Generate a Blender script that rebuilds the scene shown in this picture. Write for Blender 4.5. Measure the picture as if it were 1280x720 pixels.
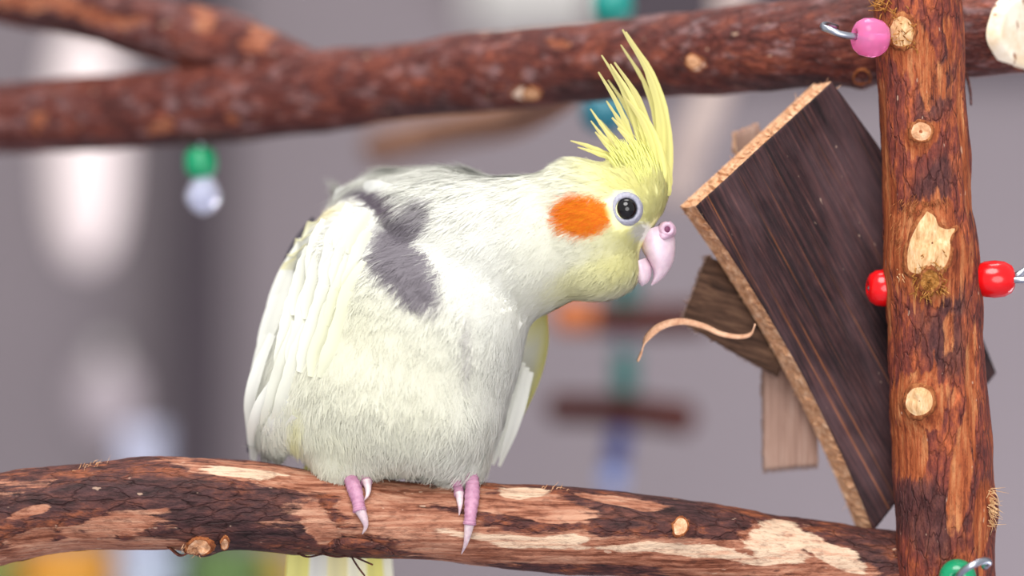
import bpy, bmesh, math, random
import numpy as np
from mathutils import Vector, Matrix
from mathutils.bvhtree import BVHTree
random.seed(7); rng = np.random.default_rng(11)
S = bpy.context.scene; COL = S.collection
for o in list(bpy.data.objects): bpy.data.objects.remove(o)

# ------------------------------------------------------------------ camera, light, exposure
D = 0.7111; F = 1280 * 100 / 36            # lens 100 mm: 1 px = 0.2 mm at the perch
cam_d = bpy.data.cameras.new('camera'); cam = bpy.data.objects.new('camera', cam_d); COL.objects.link(cam)
cam_d.lens = 100; cam_d.sensor_width = 36; cam_d.clip_start = 0.02
cam.location = (0, -D, 0); cam.rotation_euler = (math.pi / 2, 0, 0)
cam_d.dof.use_dof = True; cam_d.dof.focus_distance = D - 0.008; cam_d.dof.aperture_fstop = 3.7
S.camera = cam
S.view_settings.view_transform = 'Standard'; S.view_settings.look = 'None'
S.view_settings.exposure = 0.0; S.view_settings.gamma = 1; S.view_settings.use_curve_mapping = False
S.cycles.max_bounces = 14; S.cycles.diffuse_bounces = 8; S.cycles.transmission_bounces = 12
W = bpy.data.worlds.new('world'); S.world = W; W.use_nodes = True
W.node_tree.nodes['Background'].inputs[0].default_value = (0.93, 0.95, 1.0, 1)
W.node_tree.nodes['Background'].inputs[1].default_value = 0.68
def area(name, loc, target, size, power, color=(1, 1, 1)):
    l = bpy.data.lights.new(name, 'AREA'); l.shape = 'DISK'; l.size = size; l.energy = power; l.color = color
    o = bpy.data.objects.new(name, l); COL.objects.link(o); o.location = loc
    o.rotation_euler = (Vector(target) - Vector(loc)).to_track_quat('-Z', 'Y').to_euler()
area('window_light', (-0.20, -1.00, 1.30), (0, 0, 0), 1.1, 33, (1.0, 0.98, 0.95))
area('front_fill_light', (0.25, -1.7, -0.05), (0, 0, 0), 1.2, 19, (1.0, 0.98, 0.96))  # fill added on the camera side to lift the breast and belly
area('overhead_fill_light', (0.1, 0.45, 1.4), (0, 0, 0), 0.8, 13, (1.0, 0.98, 0.96))  # added above and behind to lighten the bird's back
area('low_wall_fill_light', (1.1, 0.7, -0.75), (0.35, 1.7, -0.3), 0.6, 21, (0.90, 0.92, 1.0))  # added out of view to brighten the lower right wall, no window there

# ------------------------------------------------------------------ helpers
def P(px, py, Y=0.0):
    s = (D + Y) / F
    return Vector(((px - 640) * s, Y, (360 - py) * s))
def topx(co):
    k = F / (D + co[..., 1])
    return 640 + co[..., 0] * k, 360 - co[..., 2] * k
def lin(h):
    h = h.lstrip('#'); c = [int(h[i:i + 2], 16) / 255 for i in (0, 2, 4)]
    return tuple(x / 12.92 if x <= 0.04045 else ((x + 0.055) / 1.055) ** 2.4 for x in c)
def _hash(ix, iy, iz, seed):
    n = (ix * 374761393 + iy * 668265263 + iz * 2147483647 + seed * 974634777) & 0xFFFFFFFF
    n = ((n ^ (n >> 13)) * 1274126177) & 0xFFFFFFFF
    n = ((n ^ (n >> 15)) * 2246822519) & 0xFFFFFFFF
    return ((n ^ (n >> 16)) & 0xFFFFFF) / float(0xFFFFFF)
def vnoise(p, seed=0):
    i = np.floor(p).astype(np.int64); f = p - i; f = f * f * (3 - 2 * f); r = 0
    for a in (0, 1):
        for b in (0, 1):
            for c in (0, 1):
                w = (f[:, 0] if a else 1 - f[:, 0]) * (f[:, 1] if b else 1 - f[:, 1]) * (f[:, 2] if c else 1 - f[:, 2])
                r = r + w * _hash(i[:, 0] + a, i[:, 1] + b, i[:, 2] + c, seed)
    return r * 2 - 1
def fbm(p, octv=4, seed=0, gain=0.5):
    r = 0; a = 1; t = 0
    for k in range(octv):
        r = r + a * vnoise(p * 2 ** k, seed + k * 17); t += a; a *= gain
    return r / t
def sstep(a, b, x):
    t = np.clip((x - a) / (b - a), 0, 1); return t * t * (3 - 2 * t)

def mesh_np(name, verts, faces, smooth=True):
    me = bpy.data.meshes.new(name); verts = np.asarray(verts, dtype=np.float32); faces = np.asarray(faces, dtype=np.int32)
    k = faces.shape[1]
    me.vertices.add(len(verts)); me.vertices.foreach_set('co', verts.ravel())
    me.loops.add(faces.size); me.loops.foreach_set('vertex_index', faces.ravel())
    me.polygons.add(len(faces)); me.polygons.foreach_set('loop_start', np.arange(0, faces.size, k, dtype=np.int32))
    me.update(calc_edges=True); me.validate()
    if smooth: me.polygons.foreach_set('use_smooth', np.ones(len(me.polygons), dtype=bool))
    return me
def fattr(me, name, vals):
    a = me.attributes.new(name, 'FLOAT', 'POINT'); a.data.foreach_set('value', np.asarray(vals, dtype=np.float32))
def cattr(me, vals):
    a = me.attributes.new('tint', 'FLOAT_COLOR', 'POINT')
    v = np.ones((len(vals), 4), dtype=np.float32); v[:, :3] = vals; a.data.foreach_set('color', v.ravel())
def link(name, me, mat=None, parent=None, **props):
    o = bpy.data.objects.new(name, me); COL.objects.link(o)
    if mat: me.materials.append(mat)
    if parent: o.parent = parent; o.matrix_parent_inverse = Matrix.Translation(-Vector(parent_world(parent)))
    for k, v in props.items(): o[k] = v
    return o
def parent_world(o):
    l = Vector((0, 0, 0))
    while o: 
        l += o.location + (o.matrix_parent_inverse.translation if o.parent else Vector((0, 0, 0))); o = o.parent
    return l
def empty(name, loc, label, cat, group=None):
    o = bpy.data.objects.new(name, None); COL.objects.link(o); o.location = loc; o.empty_display_size = 0.01
    return tag(o, label, cat, group)
def tag(o, label, cat, group=None):
    o['label'] = label; o['category'] = cat
    if group: o['group'] = group
    return o
def smooth_path(pts, n):
    """Catmull-Rom through rows of any width, n samples"""
    p = np.asarray(pts, float); m = len(p); q = np.vstack([2 * p[0] - p[1], p, 2 * p[-1] - p[-2]])
    t = np.linspace(0, m - 1 - 1e-9, n); i = t.astype(int); f = (t - i)[:, None]
    a, b, c, d = q[i], q[i + 1], q[i + 2], q[i + 3]
    return 0.5 * (2 * b + (c - a) * f + (2 * a - 5 * b + 4 * c - d) * f ** 2 + (3 * b - a - 3 * c + d) * f ** 3)
def frames(c):
    t = np.gradient(c, axis=0); t /= np.linalg.norm(t, axis=1)[:, None]
    n = np.zeros_like(t); ref = np.array([0, -1.0, 0.02]) if abs(t[0, 1]) < 0.9 else np.array([1.0, 0, 0])
    for k in range(len(t)):
        v = ref - t[k] * ref.dot(t[k]); v /= np.linalg.norm(v); n[k] = v; ref = v
    return t, n, np.cross(t, n)
def grid_faces(rows, cols, closed=True, off=0):
    r = np.arange(rows - 1)[:, None]; c = np.arange(cols if closed else cols - 1)[None, :]
    c2 = (c + 1) % cols
    return np.stack([r * cols + c, r * cols + c2, (r + 1) * cols + c2, (r + 1) * cols + c], -1).reshape(-1, 4) + off
def tube_np(pts, rad, seg=10, n=24, caps=True):
    """verts, faces of a tapered tube through 3D points; ends closed by collapsing rings"""
    c = smooth_path(np.column_stack([np.array([tuple(p) for p in pts]), np.asarray(rad, float)]), n)
    r = c[:, 3]; c = c[:, :3]; t, a, b = frames(c)
    if caps:
        c = np.vstack([c[:1] - t[:1] * r[0] * .5, c, c[-1:] + t[-1:] * r[-1] * .5]); a = np.vstack([a[:1], a, a[-1:]]); b = np.vstack([b[:1], b, b[-1:]])
        r = np.concatenate([[r[0] * .05], r, [r[-1] * .05]])
    th = np.linspace(0, 2 * np.pi, seg, endpoint=False)
    v = c[:, None] + r[:, None, None] * (np.cos(th)[None, :, None] * a[:, None] + np.sin(th)[None, :, None] * b[:, None])
    return v.reshape(-1, 3), grid_faces(len(c), seg)
class MB:
    def __init__(s): s.v = []; s.f = []; s.c = []; s.n = 0
    def add(s, v, f, col=None):
        s.v.append(v); s.f.append(np.asarray(f) + s.n); s.n += len(v)
        if col is not None: s.c.append(np.broadcast_to(np.asarray(col, float), (len(v), 3)))
    def build(s, name, smooth=True):
        me = mesh_np(name, np.vstack(s.v), np.vstack(s.f), smooth)
        if s.c: cattr(me, np.vstack(s.c))
        return me
def tube(name, pts, rad, mat, parent=None, seg=12, n=24, **kw):
    v, f = tube_np(pts, rad, seg, n); return link(name, mesh_np(name, v, f), mat, parent, **kw)
def lathe(name, prof, axis, centre, mat, parent=None, seg=32, **kw):
    """prof = (along, radius) rows, revolved about axis through centre"""
    ax = Vector(axis).normalized(); u = ax.orthogonal().normalized(); w = ax.cross(u)
    th = np.linspace(0, 2 * np.pi, seg, endpoint=False); p = np.asarray(prof, float)
    v = np.array(centre)[None, None] + p[:, 0][:, None, None] * np.array(ax) + p[:, 1][:, None, None] * (np.cos(th)[None, :, None] * np.array(u) + np.sin(th)[None, :, None] * np.array(w))
    return link(name, mesh_np(name, v.reshape(-1, 3), grid_faces(len(p), seg)), mat, parent, **kw)

# ------------------------------------------------------------------ materials
def mat(name):
    m = bpy.data.materials.new(name); m.use_nodes = True; nt = m.node_tree
    b = nt.nodes['Principled BSDF']; return m, nt, b
def nd(nt, t, **kw):
    n = nt.nodes.new(t)
    for k, v in kw.items():
        if hasattr(n, k): setattr(n, k, v)
    return n
def noise(nt, vec, scale, detail=4, rough=0.6):
    n = nd(nt, 'ShaderNodeTexNoise'); n.inputs['Scale'].default_value = scale; n.inputs['Detail'].default_value = detail
    n.inputs['Roughness'].default_value = rough; nt.links.new(vec, n.inputs['Vector']); return n.outputs['Fac']
def ramp(nt, fac, stops):
    r = nd(nt, 'ShaderNodeValToRGB'); e = r.color_ramp.elements
    while len(e) < len(stops): e.new(0.5)
    for k, (p, c) in enumerate(stops): e[k].position = p; e[k].color = (*c, 1)
    nt.links.new(fac, r.inputs[0]); return r.outputs[0]
def mixc(nt, fac, a, b):
    m = nd(nt, 'ShaderNodeMix'); m.data_type = 'RGBA'
    for s, v in ((m.inputs[0], fac), (m.inputs[6], a), (m.inputs[7], b)):
        if isinstance(v, (int, float)): s.default_value = v
        elif isinstance(v, tuple): s.default_value = (*v, 1)
        else: nt.links.new(v, s)
    return m.outputs[2]
def mathn(nt, op, a, b=None):
    m = nd(nt, 'ShaderNodeMath'); m.operation = op
    for s, v in ((m.inputs[0], a), (m.inputs[1], b)):
        if v is None: continue
        if isinstance(v, (int, float)): s.default_value = v
        else: nt.links.new(v, s)
    return m.outputs[0]
def objvec(nt, scale=(1, 1, 1), rot=(0, 0, 0)):
    tc = nd(nt, 'ShaderNodeTexCoord'); mp = nd(nt, 'ShaderNodeMapping'); mp.inputs['Scale'].default_value = scale; mp.inputs['Rotation'].default_value = rot
    if any(rot):
        m2 = nd(nt, 'ShaderNodeMapping'); m2.inputs['Scale'].default_value = scale; mp.inputs['Scale'].default_value = (1, 1, 1)
        nt.links.new(mp.outputs[0], m2.inputs[0]); nt.links.new(tc.outputs['Object'], mp.inputs[0]); return m2.outputs[0]
    nt.links.new(tc.outputs['Object'], mp.inputs[0]); return mp.outputs[0]
def attr(nt, name, col=False):
    a = nd(nt, 'ShaderNodeAttribute'); a.attribute_name = name; return a.outputs['Color' if col else 'Fac']
def bump(nt, b, h, strength=0.4, dist=0.0006):
    n = nd(nt, 'ShaderNodeBump'); n.inputs['Strength'].default_value = strength; n.inputs['Distance'].default_value = dist
    nt.links.new(h, n.inputs['Height']); nt.links.new(n.outputs[0], b.inputs['Normal'])
def plain(name, col, rough=0.5, metal=0, var=0.0, scale=60, **kw):
    m, nt, b = mat(name); b.inputs['Roughness'].default_value = rough; b.inputs['Metallic'].default_value = metal
    c = lin(col) if isinstance(col, str) else col
    v = noise(nt, objvec(nt), scale, 3)
    lo = tuple(x * (1 - var) for x in c); hi = tuple(min(1, x * (1 + var)) for x in c)
    nt.links.new(ramp(nt, v, [(0.3, lo), (0.7, hi)]), b.inputs['Base Color'])
    for k, x in kw.items(): b.inputs[k].default_value = x
    return m
def bark_mat(name, axis, dark, mid, light, bare_lo, bare_mid, bare_hi, pale, whitish=0.0):
    m, nt, b = mat(name); b.inputs['Roughness'].default_value = 0.62; b.inputs['Specular IOR Level'].default_value = 0.25
    st = [1, 1, 1]; st[axis] = 0.30; st2 = [1, 1, 1]; st2[axis] = 0.035; st3 = [1, 1, 1]; st3[axis] = 0.4
    v1 = objvec(nt, tuple(st)); v2 = objvec(nt, tuple(st2)); v3 = objvec(nt, tuple(st3))
    n1 = noise(nt, v1, 620, 6, 0.72); n2 = noise(nt, v2, 900, 5, 0.68); n3 = noise(nt, v3, 110, 4, 0.6); n4 = noise(nt, v3, 900, 3, 0.7)
    n5 = noise(nt, v1, 170, 5, 0.65)
    k = mathn(nt, 'ADD', mathn(nt, 'MULTIPLY', n1, 0.55), mathn(nt, 'MULTIPLY', n5, 0.45))
    bark = ramp(nt, k, [(0.36, dark), (0.49, mid), (0.57, light), (0.66, tuple(min(1, x * 1.7) for x in light))])
    if whitish:
        bark = mixc(nt, mathn(nt, 'MULTIPLY', ramp(nt, noise(nt, v3, 240, 5, 0.7), [(0.52, (0, 0, 0)), (0.68, (1, 1, 1))]), whitish), bark, lin('#b59a9c'))
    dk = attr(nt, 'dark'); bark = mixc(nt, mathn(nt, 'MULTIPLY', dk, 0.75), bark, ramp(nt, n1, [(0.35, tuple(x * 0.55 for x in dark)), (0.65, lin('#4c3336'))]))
    bare = ramp(nt, mathn(nt, 'ADD', mathn(nt, 'MULTIPLY', n2, 0.6), mathn(nt, 'MULTIPLY', n5, 0.4)), [(0.33, tuple(x * .5 for x in bare_lo)), (0.41, bare_lo), (0.50, bare_mid), (0.62, bare_hi)])
    pl = ramp(nt, n2, [(0.35, bare_hi), (0.5, pale), (0.65, tuple(min(1, x * 1.15) for x in pale))])
    def soft(a):     # roughen the edge of a painted zone with the grain
        z = mathn(nt, 'ADD', attr(nt, a), mathn(nt, 'MULTIPLY', mathn(nt, 'SUBTRACT', mathn(nt, 'ADD', mathn(nt, 'MULTIPLY', n1, 0.5), mathn(nt, 'MULTIPLY', n2, 0.5)), 0.5), 2.4))
        r = nd(nt, 'ShaderNodeMapRange'); r.inputs['From Min'].default_value = 0.36; r.inputs['From Max'].default_value = 0.66
        nt.links.new(z, r.inputs[0]); return r.outputs[0]
    c = mixc(nt, soft('bare'), bark, bare); c = mixc(nt, soft('pale'), c, pl)
    vo = nd(nt, 'ShaderNodeTexVoronoi'); vo.feature = 'DISTANCE_TO_EDGE'; vo.inputs['Scale'].default_value = 330; wv = nd(nt, 'ShaderNodeVectorMath'); wv.operation = 'ADD'
    nn_ = nd(nt, 'ShaderNodeTexNoise'); nn_.inputs['Scale'].default_value = 500; nt.links.new(v3, nn_.inputs['Vector']); sc_ = nd(nt, 'ShaderNodeVectorMath'); sc_.operation = 'SCALE'; sc_.inputs['Scale'].default_value = .0022
    nt.links.new(nn_.outputs['Color'], sc_.inputs[0]); nt.links.new(v1, wv.inputs[0]); nt.links.new(sc_.outputs[0], wv.inputs[1]); nt.links.new(wv.outputs[0], vo.inputs['Vector'])
    ck = ramp(nt, vo.outputs['Distance'], [(.0, (1, 1, 1)), (.07, (0, 0, 0))]); bm_ = mathn(nt, 'SUBTRACT', 1.0, mathn(nt, 'MINIMUM', 1.0, mathn(nt, 'ADD', soft('bare'), soft('pale'))))
    c = mixc(nt, mathn(nt, 'MULTIPLY', mathn(nt, 'MULTIPLY', ck, bm_), .30), c, tuple(x * .5 for x in dark))
    gr = ramp(nt, n4, [(.34, (.55, .5, .5)), (.5, (1, 1, 1)), (.66, (1.0, 1.0, 1.0))]); mu = nd(nt, 'ShaderNodeMix'); mu.data_type = 'RGBA'; mu.blend_type = 'MULTIPLY'; mu.inputs[0].default_value = .8
    nt.links.new(c, mu.inputs[6]); nt.links.new(gr, mu.inputs[7]); c = mu.outputs[2]
    # small pale specks
    sp = ramp(nt, noise(nt, v3, 620, 2, 0.5), [(0.715, (0, 0, 0)), (0.745, (1, 1, 1))])
    c = mixc(nt, mathn(nt, 'MULTIPLY', sp, 0.55), c, lin('#c9a890'))
    nt.links.new(c, b.inputs['Base Color'])
    h = mathn(nt, 'ADD', mathn(nt, 'MULTIPLY', n1, 0.7), mathn(nt, 'SUBTRACT', mathn(nt, 'MULTIPLY', n4, 0.5), mathn(nt, 'MULTIPLY', mathn(nt, 'MULTIPLY', ck, bm_), .4))); bump(nt, b, h, 0.9, 0.0009)
    return m
M = {}
M['bark'] = bark_mat('perch_bark', 0, lin('#2a1616'), lin('#57302b'), lin('#84492f'), lin('#6e3a26'), lin('#a06850'), lin('#bd8e74'), lin('#ccb096'))
M['bark_post'] = bark_mat('post_bark', 2, lin('#3c1d1f'), lin('#78372b'), lin('#a0512f'), lin('#7a361c'), lin('#a0522c'), lin('#b87a4e'), lin('#d2aa7c'))
M['bark_rear'] = bark_mat('rear_bark', 0, lin('#341613'), lin('#592822'), lin('#733a2b'), lin('#6e3522'), lin('#8c4e34'), lin('#b07a5c'), lin('#e6cdb8'), whitish=0.36)
def wood_mat(name, lo, mid, hi, axis_rot=0.0, sc=380, stretch=(1, 1, 0.04), rough=0.8, hb=0.5):
    m, nt, b = mat(name); b.inputs['Roughness'].default_value = rough; b.inputs['Specular IOR Level'].default_value = 0.2
    v = objvec(nt, stretch, (0, axis_rot, 0)); n = noise(nt, v, sc, 5, 0.65); g = noise(nt, v, sc * 3, 3, 0.6)
    k = mathn(nt, 'ADD', mathn(nt, 'MULTIPLY', n, 0.7), mathn(nt, 'MULTIPLY', g, 0.3))
    nt.links.new(ramp(nt, k, [(0.33, lo), (0.5, mid), (0.66, hi)]), b.inputs['Base Color']); bump(nt, b, k, hb, 0.0006); return m
M['fresh'] = wood_mat('fresh_cut_wood', lin('#a4764a'), lin('#cfa577'), lin('#e2c49c'), 0, 800, (1, 1, 0.25), .85, .6)
M['collar'] = wood_mat('knot_collar_bark', lin('#4a2414'), lin('#8a4c2a'), lin('#b5784a'), 0, 700, (1, 1, .5), .8, .9)
M['rot'] = wood_mat('rotten_fibre', lin('#54300f'), lin('#a06a30'), lin('#cf9a58'), 0, 700, (1, 1, 1))
M['edge'] = wood_mat('slab_edge_wood', lin('#a06f4c'), lin('#cf9c76'), lin('#e4c0a0'), 0, 500, (1, 1, 1), 0.9, 0.8)
M['slat'] = wood_mat('weathered_slat_wood', lin('#745a50'), lin('#937669'), lin('#ad968a'), 0, 420, (1, 1, 0.03))
M['block'] = wood_mat('dark_block_wood', lin('#20140f'), lin('#4a3428'), lin('#6c503e'), math.radians(-107), 420, (1, 1, 0.05))
M['metal'] = plain('steel_wire', '#b4b8c2', 0.28, 1.0, 0.05)
M['red'] = plain('red_plastic', '#d80a10', 0.18, 0, 0.03)
M['green'] = plain('green_plastic', '#0d8a5c', 0.2, 0, 0.03)
M['teal'] = plain('teal_plastic', '#128a80', 0.3, 0, 0.03)
M['pink'] = plain('pink_clear_plastic', '#ff90c8', 0.05, 0, 0.02, 60, **{'Transmission Weight': 0.6, 'IOR': 1.25})
M['clear'] = plain('clear_plastic', '#d8dcf4', 0.12, 0, 0.02, 60, **{'Transmission Weight': 0.6, 'IOR': 1.3})
M['blue'] = plain('blue_plastic', '#28346e', 0.3, 0, 0.03)
def plume_mat(name, trans=0.35, soft=False):
    m, nt, b = mat(name); b.inputs['Roughness'].default_value = 0.75; b.inputs['Specular IOR Level'].default_value = 0.1
    c = attr(nt, 'tint', True); nt.links.new(c, b.inputs['Base Color'])
    t = nd(nt, 'ShaderNodeBsdfTranslucent'); nt.links.new(c, t.inputs[0]); mx = nd(nt, 'ShaderNodeMixShader'); mx.inputs[0].default_value = trans
    if soft:
        an = nd(nt, 'ShaderNodeAttribute'); an.attribute_name = 'lay'; nt.links.new(an.outputs['Vector'], b.inputs['Normal']); nt.links.new(an.outputs['Vector'], t.inputs['Normal'])
    nt.links.new(b.outputs[0], mx.inputs[1]); nt.links.new(t.outputs[0], mx.inputs[2])
    nt.links.new(mx.outputs[0], nt.nodes['Material Output'].inputs[0]); return m
M['plume'] = plume_mat('feather'); M['down'] = plume_mat('plumage', .45, True)
def skin(name, lo, hi, rough=0.5, sc=900):
    m, nt, b = mat(name); b.inputs['Roughness'].default_value = rough
    n = noise(nt, objvec(nt), sc, 3); nt.links.new(ramp(nt, n, [(0.35, lo), (0.65, hi)]), b.inputs['Base Color']); bump(nt, b, n, 0.12, 0.0001)
    b.inputs['Subsurface Weight'].default_value = 0.15; b.inputs['Subsurface Radius'].default_value = (0.002, 0.001, 0.001); b.inputs['Subsurface Scale'].default_value = 0.5
    return m
M['toe'] = skin('pink_scaly_skin', lin('#a36f8a'), lin('#bd8ca4'), 0.55, 500)
M['claw'] = skin('pale_claw', lin('#c2a6b0'), lin('#dcc8c8'), 0.3, 600)
M['beak'] = skin('lilac_beak', lin('#d8bccb'), lin('#e4ccd6'), 0.35, 500)
M['cere'] = skin('pink_cere', lin('#b996ab'), lin('#cfb0c2'), 0.5, 900)
M['ring'] = skin('grey_eye_skin', lin('#8c8b9a'), lin('#a9a8b5'), 0.55, 1500)
M['eye'] = plain('black_eye', (0.004, 0.003, 0.003), 0.03)
M['nostril'] = plain('dark_nostril', '#6a3050', 0.6)

# ------------------------------------------------------------------ branch builder
def soft_ell(px, py, zones, warp):
    m = np.full(len(px), -1.0)
    for (cx, cy, rx, ry, ang) in zones:
        a = math.radians(ang); dx, dy = px - cx, py - cy
        u = (dx * math.cos(a) + dy * math.sin(a)) / rx; v = (-dx * math.sin(a) + dy * math.cos(a)) / ry
        m = np.maximum(m, 1 - np.sqrt(u * u + v * v))
    return sstep(-0.38, 0.38, m + warp)
BVH = {}
def branch(name, pts, step, seg, bumps, zones, material, parent, seed=0, axis=0, cut=None, amp=1.0, bulge=(), wob=0.0):
    """pts = (px, py, r_px, Y) rows. bulge = (px, py, radius_px, height_m) swellings on the side facing the bird room"""
    c = smooth_path([(*P(x, y, Y), r * (D + Y) / F) for x, y, r, Y in pts], 400)
    L = np.concatenate([[0], np.cumsum(np.linalg.norm(np.diff(c[:, :3], axis=0), axis=1))])
    n = int(L[-1] / step); q = np.linspace(0, L[-1], n); c = np.column_stack([np.interp(q, L, c[:, k]) for k in range(4)])
    R = c[:, 3]; t, a, b = frames(c[:, :3]); th = np.linspace(0, 2 * np.pi, seg, endpoint=False)
    nrm = np.cos(th)[None, :, None] * a[:, None] + np.sin(th)[None, :, None] * b[:, None]
    base = (c[:, None, :3] + R[:, None, None] * nrm).reshape(-1, 3); nr = nrm.reshape(-1, 3)
    st = np.ones(3); st[axis] = 0.3; st2 = np.ones(3); st2[axis] = 0.1
    big = fbm(base * 45, 3, seed); med = fbm(base * st * 260, 4, seed + 5); fine = fbm(base * st2 * 900, 3, seed + 9)
    warp = 0.55 * fbm(base * st * 200, 4, seed + 21, 0.7) + 0.25 * fine
    px, py = topx(base); wx = fbm(base * st * 110, 3, seed + 51); wy = fbm(base * st * 150, 3, seed + 57); al = 26 * wx; ac = 13 * wy
    mx, my = (px + al, py + ac) if axis == 0 else (px + ac, py + al); back = np.where(nr[:, 1] > 0.25, 400 * big, 0)
    zz = {}
    for k in ('bare', 'pale', 'dark'):
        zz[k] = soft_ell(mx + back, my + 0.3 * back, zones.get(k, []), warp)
    zz['bare'] = np.clip(zz['bare'] + sstep(0.28, 0.42, fbm(base * st * 130, 4, seed + 33)) * zones.get('fleck', 0.5), 0, 1)
    disp = 0.0009 * big + 0.00045 * amp * med + 0.00028 * amp * fine * (1 - 0.5 * zz['bare']) - 0.00055 * amp * np.maximum(zz['bare'], zz['pale'])
    for (bx, by, br, bh) in bulge:
        d2 = ((px - bx) ** 2 + (py - by) ** 2) / br ** 2
        disp += bh * np.exp(-1.6 * d2) * (nr[:, 1] < 0.4)
    v = base + nr * disp[:, None]; f = grid_faces(n, seg)
    if cut:
        cn = np.array(cut[1]); tt = np.repeat(t, seg, 0); dd = ((v - np.array(cut[0])) @ cn) / (tt @ cn); v = v - tt * np.maximum(dd, 0)[:, None]
    # closed ends
    rings = []
    ends = [(0, -1), (n - 1, 1)]
    vv = [v]; ff = [f]; off = len(v); ext = {k: [zz[k]] for k in zz}
    tri = []
    for (row, sg) in ends:
        ring = np.arange(seg) + row * seg; prev = ring; cen = v[ring].mean(0)
        for s_ in (0.66, 0.33, 0.02):
            nv = cen + (v[ring] - cen) * s_ + t[row] * sg * 0.0006; idx = np.arange(seg) + off
            q4 = np.stack([prev, np.roll(prev, -1), np.roll(idx, -1), idx], -1)
            ff.append(q4 if sg > 0 else q4[:, ::-1]); vv.append(nv); off += seg; prev = idx
            for k in zz: ext[k].append(np.full(seg, {'bare': 1.0, 'pale': 1.0, 'dark': 0.0}[k]))
    V = np.vstack(vv); FF = np.vstack(ff); me = mesh_np(name, V, FF)
    for k in zz: fattr(me, k, np.concatenate(ext[k]))
    BVH[name] = BVHTree.FromPolygons([tuple(x) for x in V[:len(v)]], [tuple(x) for x in f])
    o = link(name, me, material, parent); return o
def hit(bv, px, py):
    o = Vector((0, -D, 0)); d = (P(px, py) - o).normalized(); r = bv.ray_cast(o, d); return (r[0], r[1]) if r[0] else (None, None)
def knot(name, bv, outline, height, relief, material, parent, seed=0, rings=9, dish=0.0, seg=48, label=None, rim=3):
    """lumpy cut face laid on the bark: outline px polygon, projected on the branch"""
    o = np.array(outline, float); cen = o.mean(0); oo = smooth_path(np.vstack([o, o[:1]]), seg + 1)[:-1]
    V = []
    for k in range(rings + 1):
        s_ = 1 - k / rings * 0.97; rj = random.Random(seed); jt = [rj.uniform(-.07, .05) for _ in range(seg)]
        for j in range(seg):
            x, y = cen + (oo[j] - cen) * (s_ + jt[j] * s_ * (k < 3))
            h, n = hit(bv, x, y)
            if h is None: h, n = hit(bv, *(cen + (oo[j] - cen) * s_ * 0.6)); 
            if h is None: h, n = V[-1], Vector((0, -1, 0))
            h = Vector(h); n = Vector(n)
            nz = float(fbm(np.array([[h.x, h.y, h.z]]) * 420, 3, seed)[0])
            up = -0.0006 if k == 0 else height * (min(1, k / 1.6) if k < 3 else .75) + relief * nz - dish * (1 - s_) ** 1.2
            V.append(h + Vector((0, -1, 0)).lerp(n, 0.5).normalized() * up)
    v = np.array([tuple(x) for x in V]); f = grid_faces(rings + 1, seg)
    me = mesh_np(name, v, f); k = link(name, me, material, parent); me.materials.append(M['collar']); me.polygons.foreach_set('material_index', (np.arange(len(f)) // seg < rim).astype(np.int32))
    if label: k['label'] = label
    return k
def fibres(name, paths, rad, mats, parent, seg=5, n=8):
    mb = MB()
    for p in paths:
        r = rad * random.uniform(.6, 1.2); v, f = tube_np(p, [r] + [r * .8] * (len(p) - 2) + [r * .25], seg, n); mb.add(v, f)
    o = link(name, mb.build(name), mats, parent); o['kind'] = 'stuff'; return o

# ------------------------------------------------------------------ the setting
M['wall'] = plain('mauve_wall_paint', '#7a7073', 0.9, 0, 0.03, 3)
M['wall_light'] = plain('pale_wall_paint', '#b7b3ad', 0.9, 0, 0.03, 3)
M['wall_dark'] = plain('dark_panel_paint', '#3c3238', 0.8, 0, 0.05, 3)
M['floor'] = plain('lavender_floor', '#9c9aa8', 0.8, 0, 0.03, 3)
YB = 1.5
def box(name, x0, x1, y0, y1, z0, z1, m, parent=None, bev=0.0, **kw):
    bm = bmesh.new(); bmesh.ops.create_cube(bm, size=1)
    for v in bm.verts: v.co = Vector(((x0 + x1) / 2 + v.co.x * (x1 - x0), (y0 + y1) / 2 + v.co.y * (y1 - y0), (z0 + z1) / 2 + v.co.z * (z1 - z0)))
    if bev: bmesh.ops.bevel(bm, geom=bm.edges[:], offset=bev, segments=2, affect='EDGES')
    me = bpy.data.meshes.new(name); bm.to_mesh(me); bm.free(); return link(name, me, m, parent, **kw)
box('wall_back', -3, 3, YB, YB + .1, -0.9, 1.6, M['wall'], kind='structure')
box('floor', -3, 3, -1.6, YB, -0.95, -0.9, M['floor'], kind='structure')
sB = (D + YB) / F
a, b_ = P(205, 0, YB - .02).x, P(287, 0, YB - .02).x
box('trim_1', a, b_, YB - .03, YB, -0.9, 1.6, M['wall_dark'], kind='structure', label='dark upright strip of the wall on the left')
box('trim_2', P(590, 0, YB).x, P(745, 0, YB).x, YB - .02, YB, P(0, 32, YB).z, 1.6, M['wall_light'], kind='structure', label='pale panel high on the wall above the rear branch')
box('trim_3', P(745, 0, YB).x, P(1500, 0, YB).x, YB - .02, YB, P(0, 90, YB).z, 1.6, M['wall_dark'], kind='structure', label='dark band high on the wall at the right')

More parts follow.
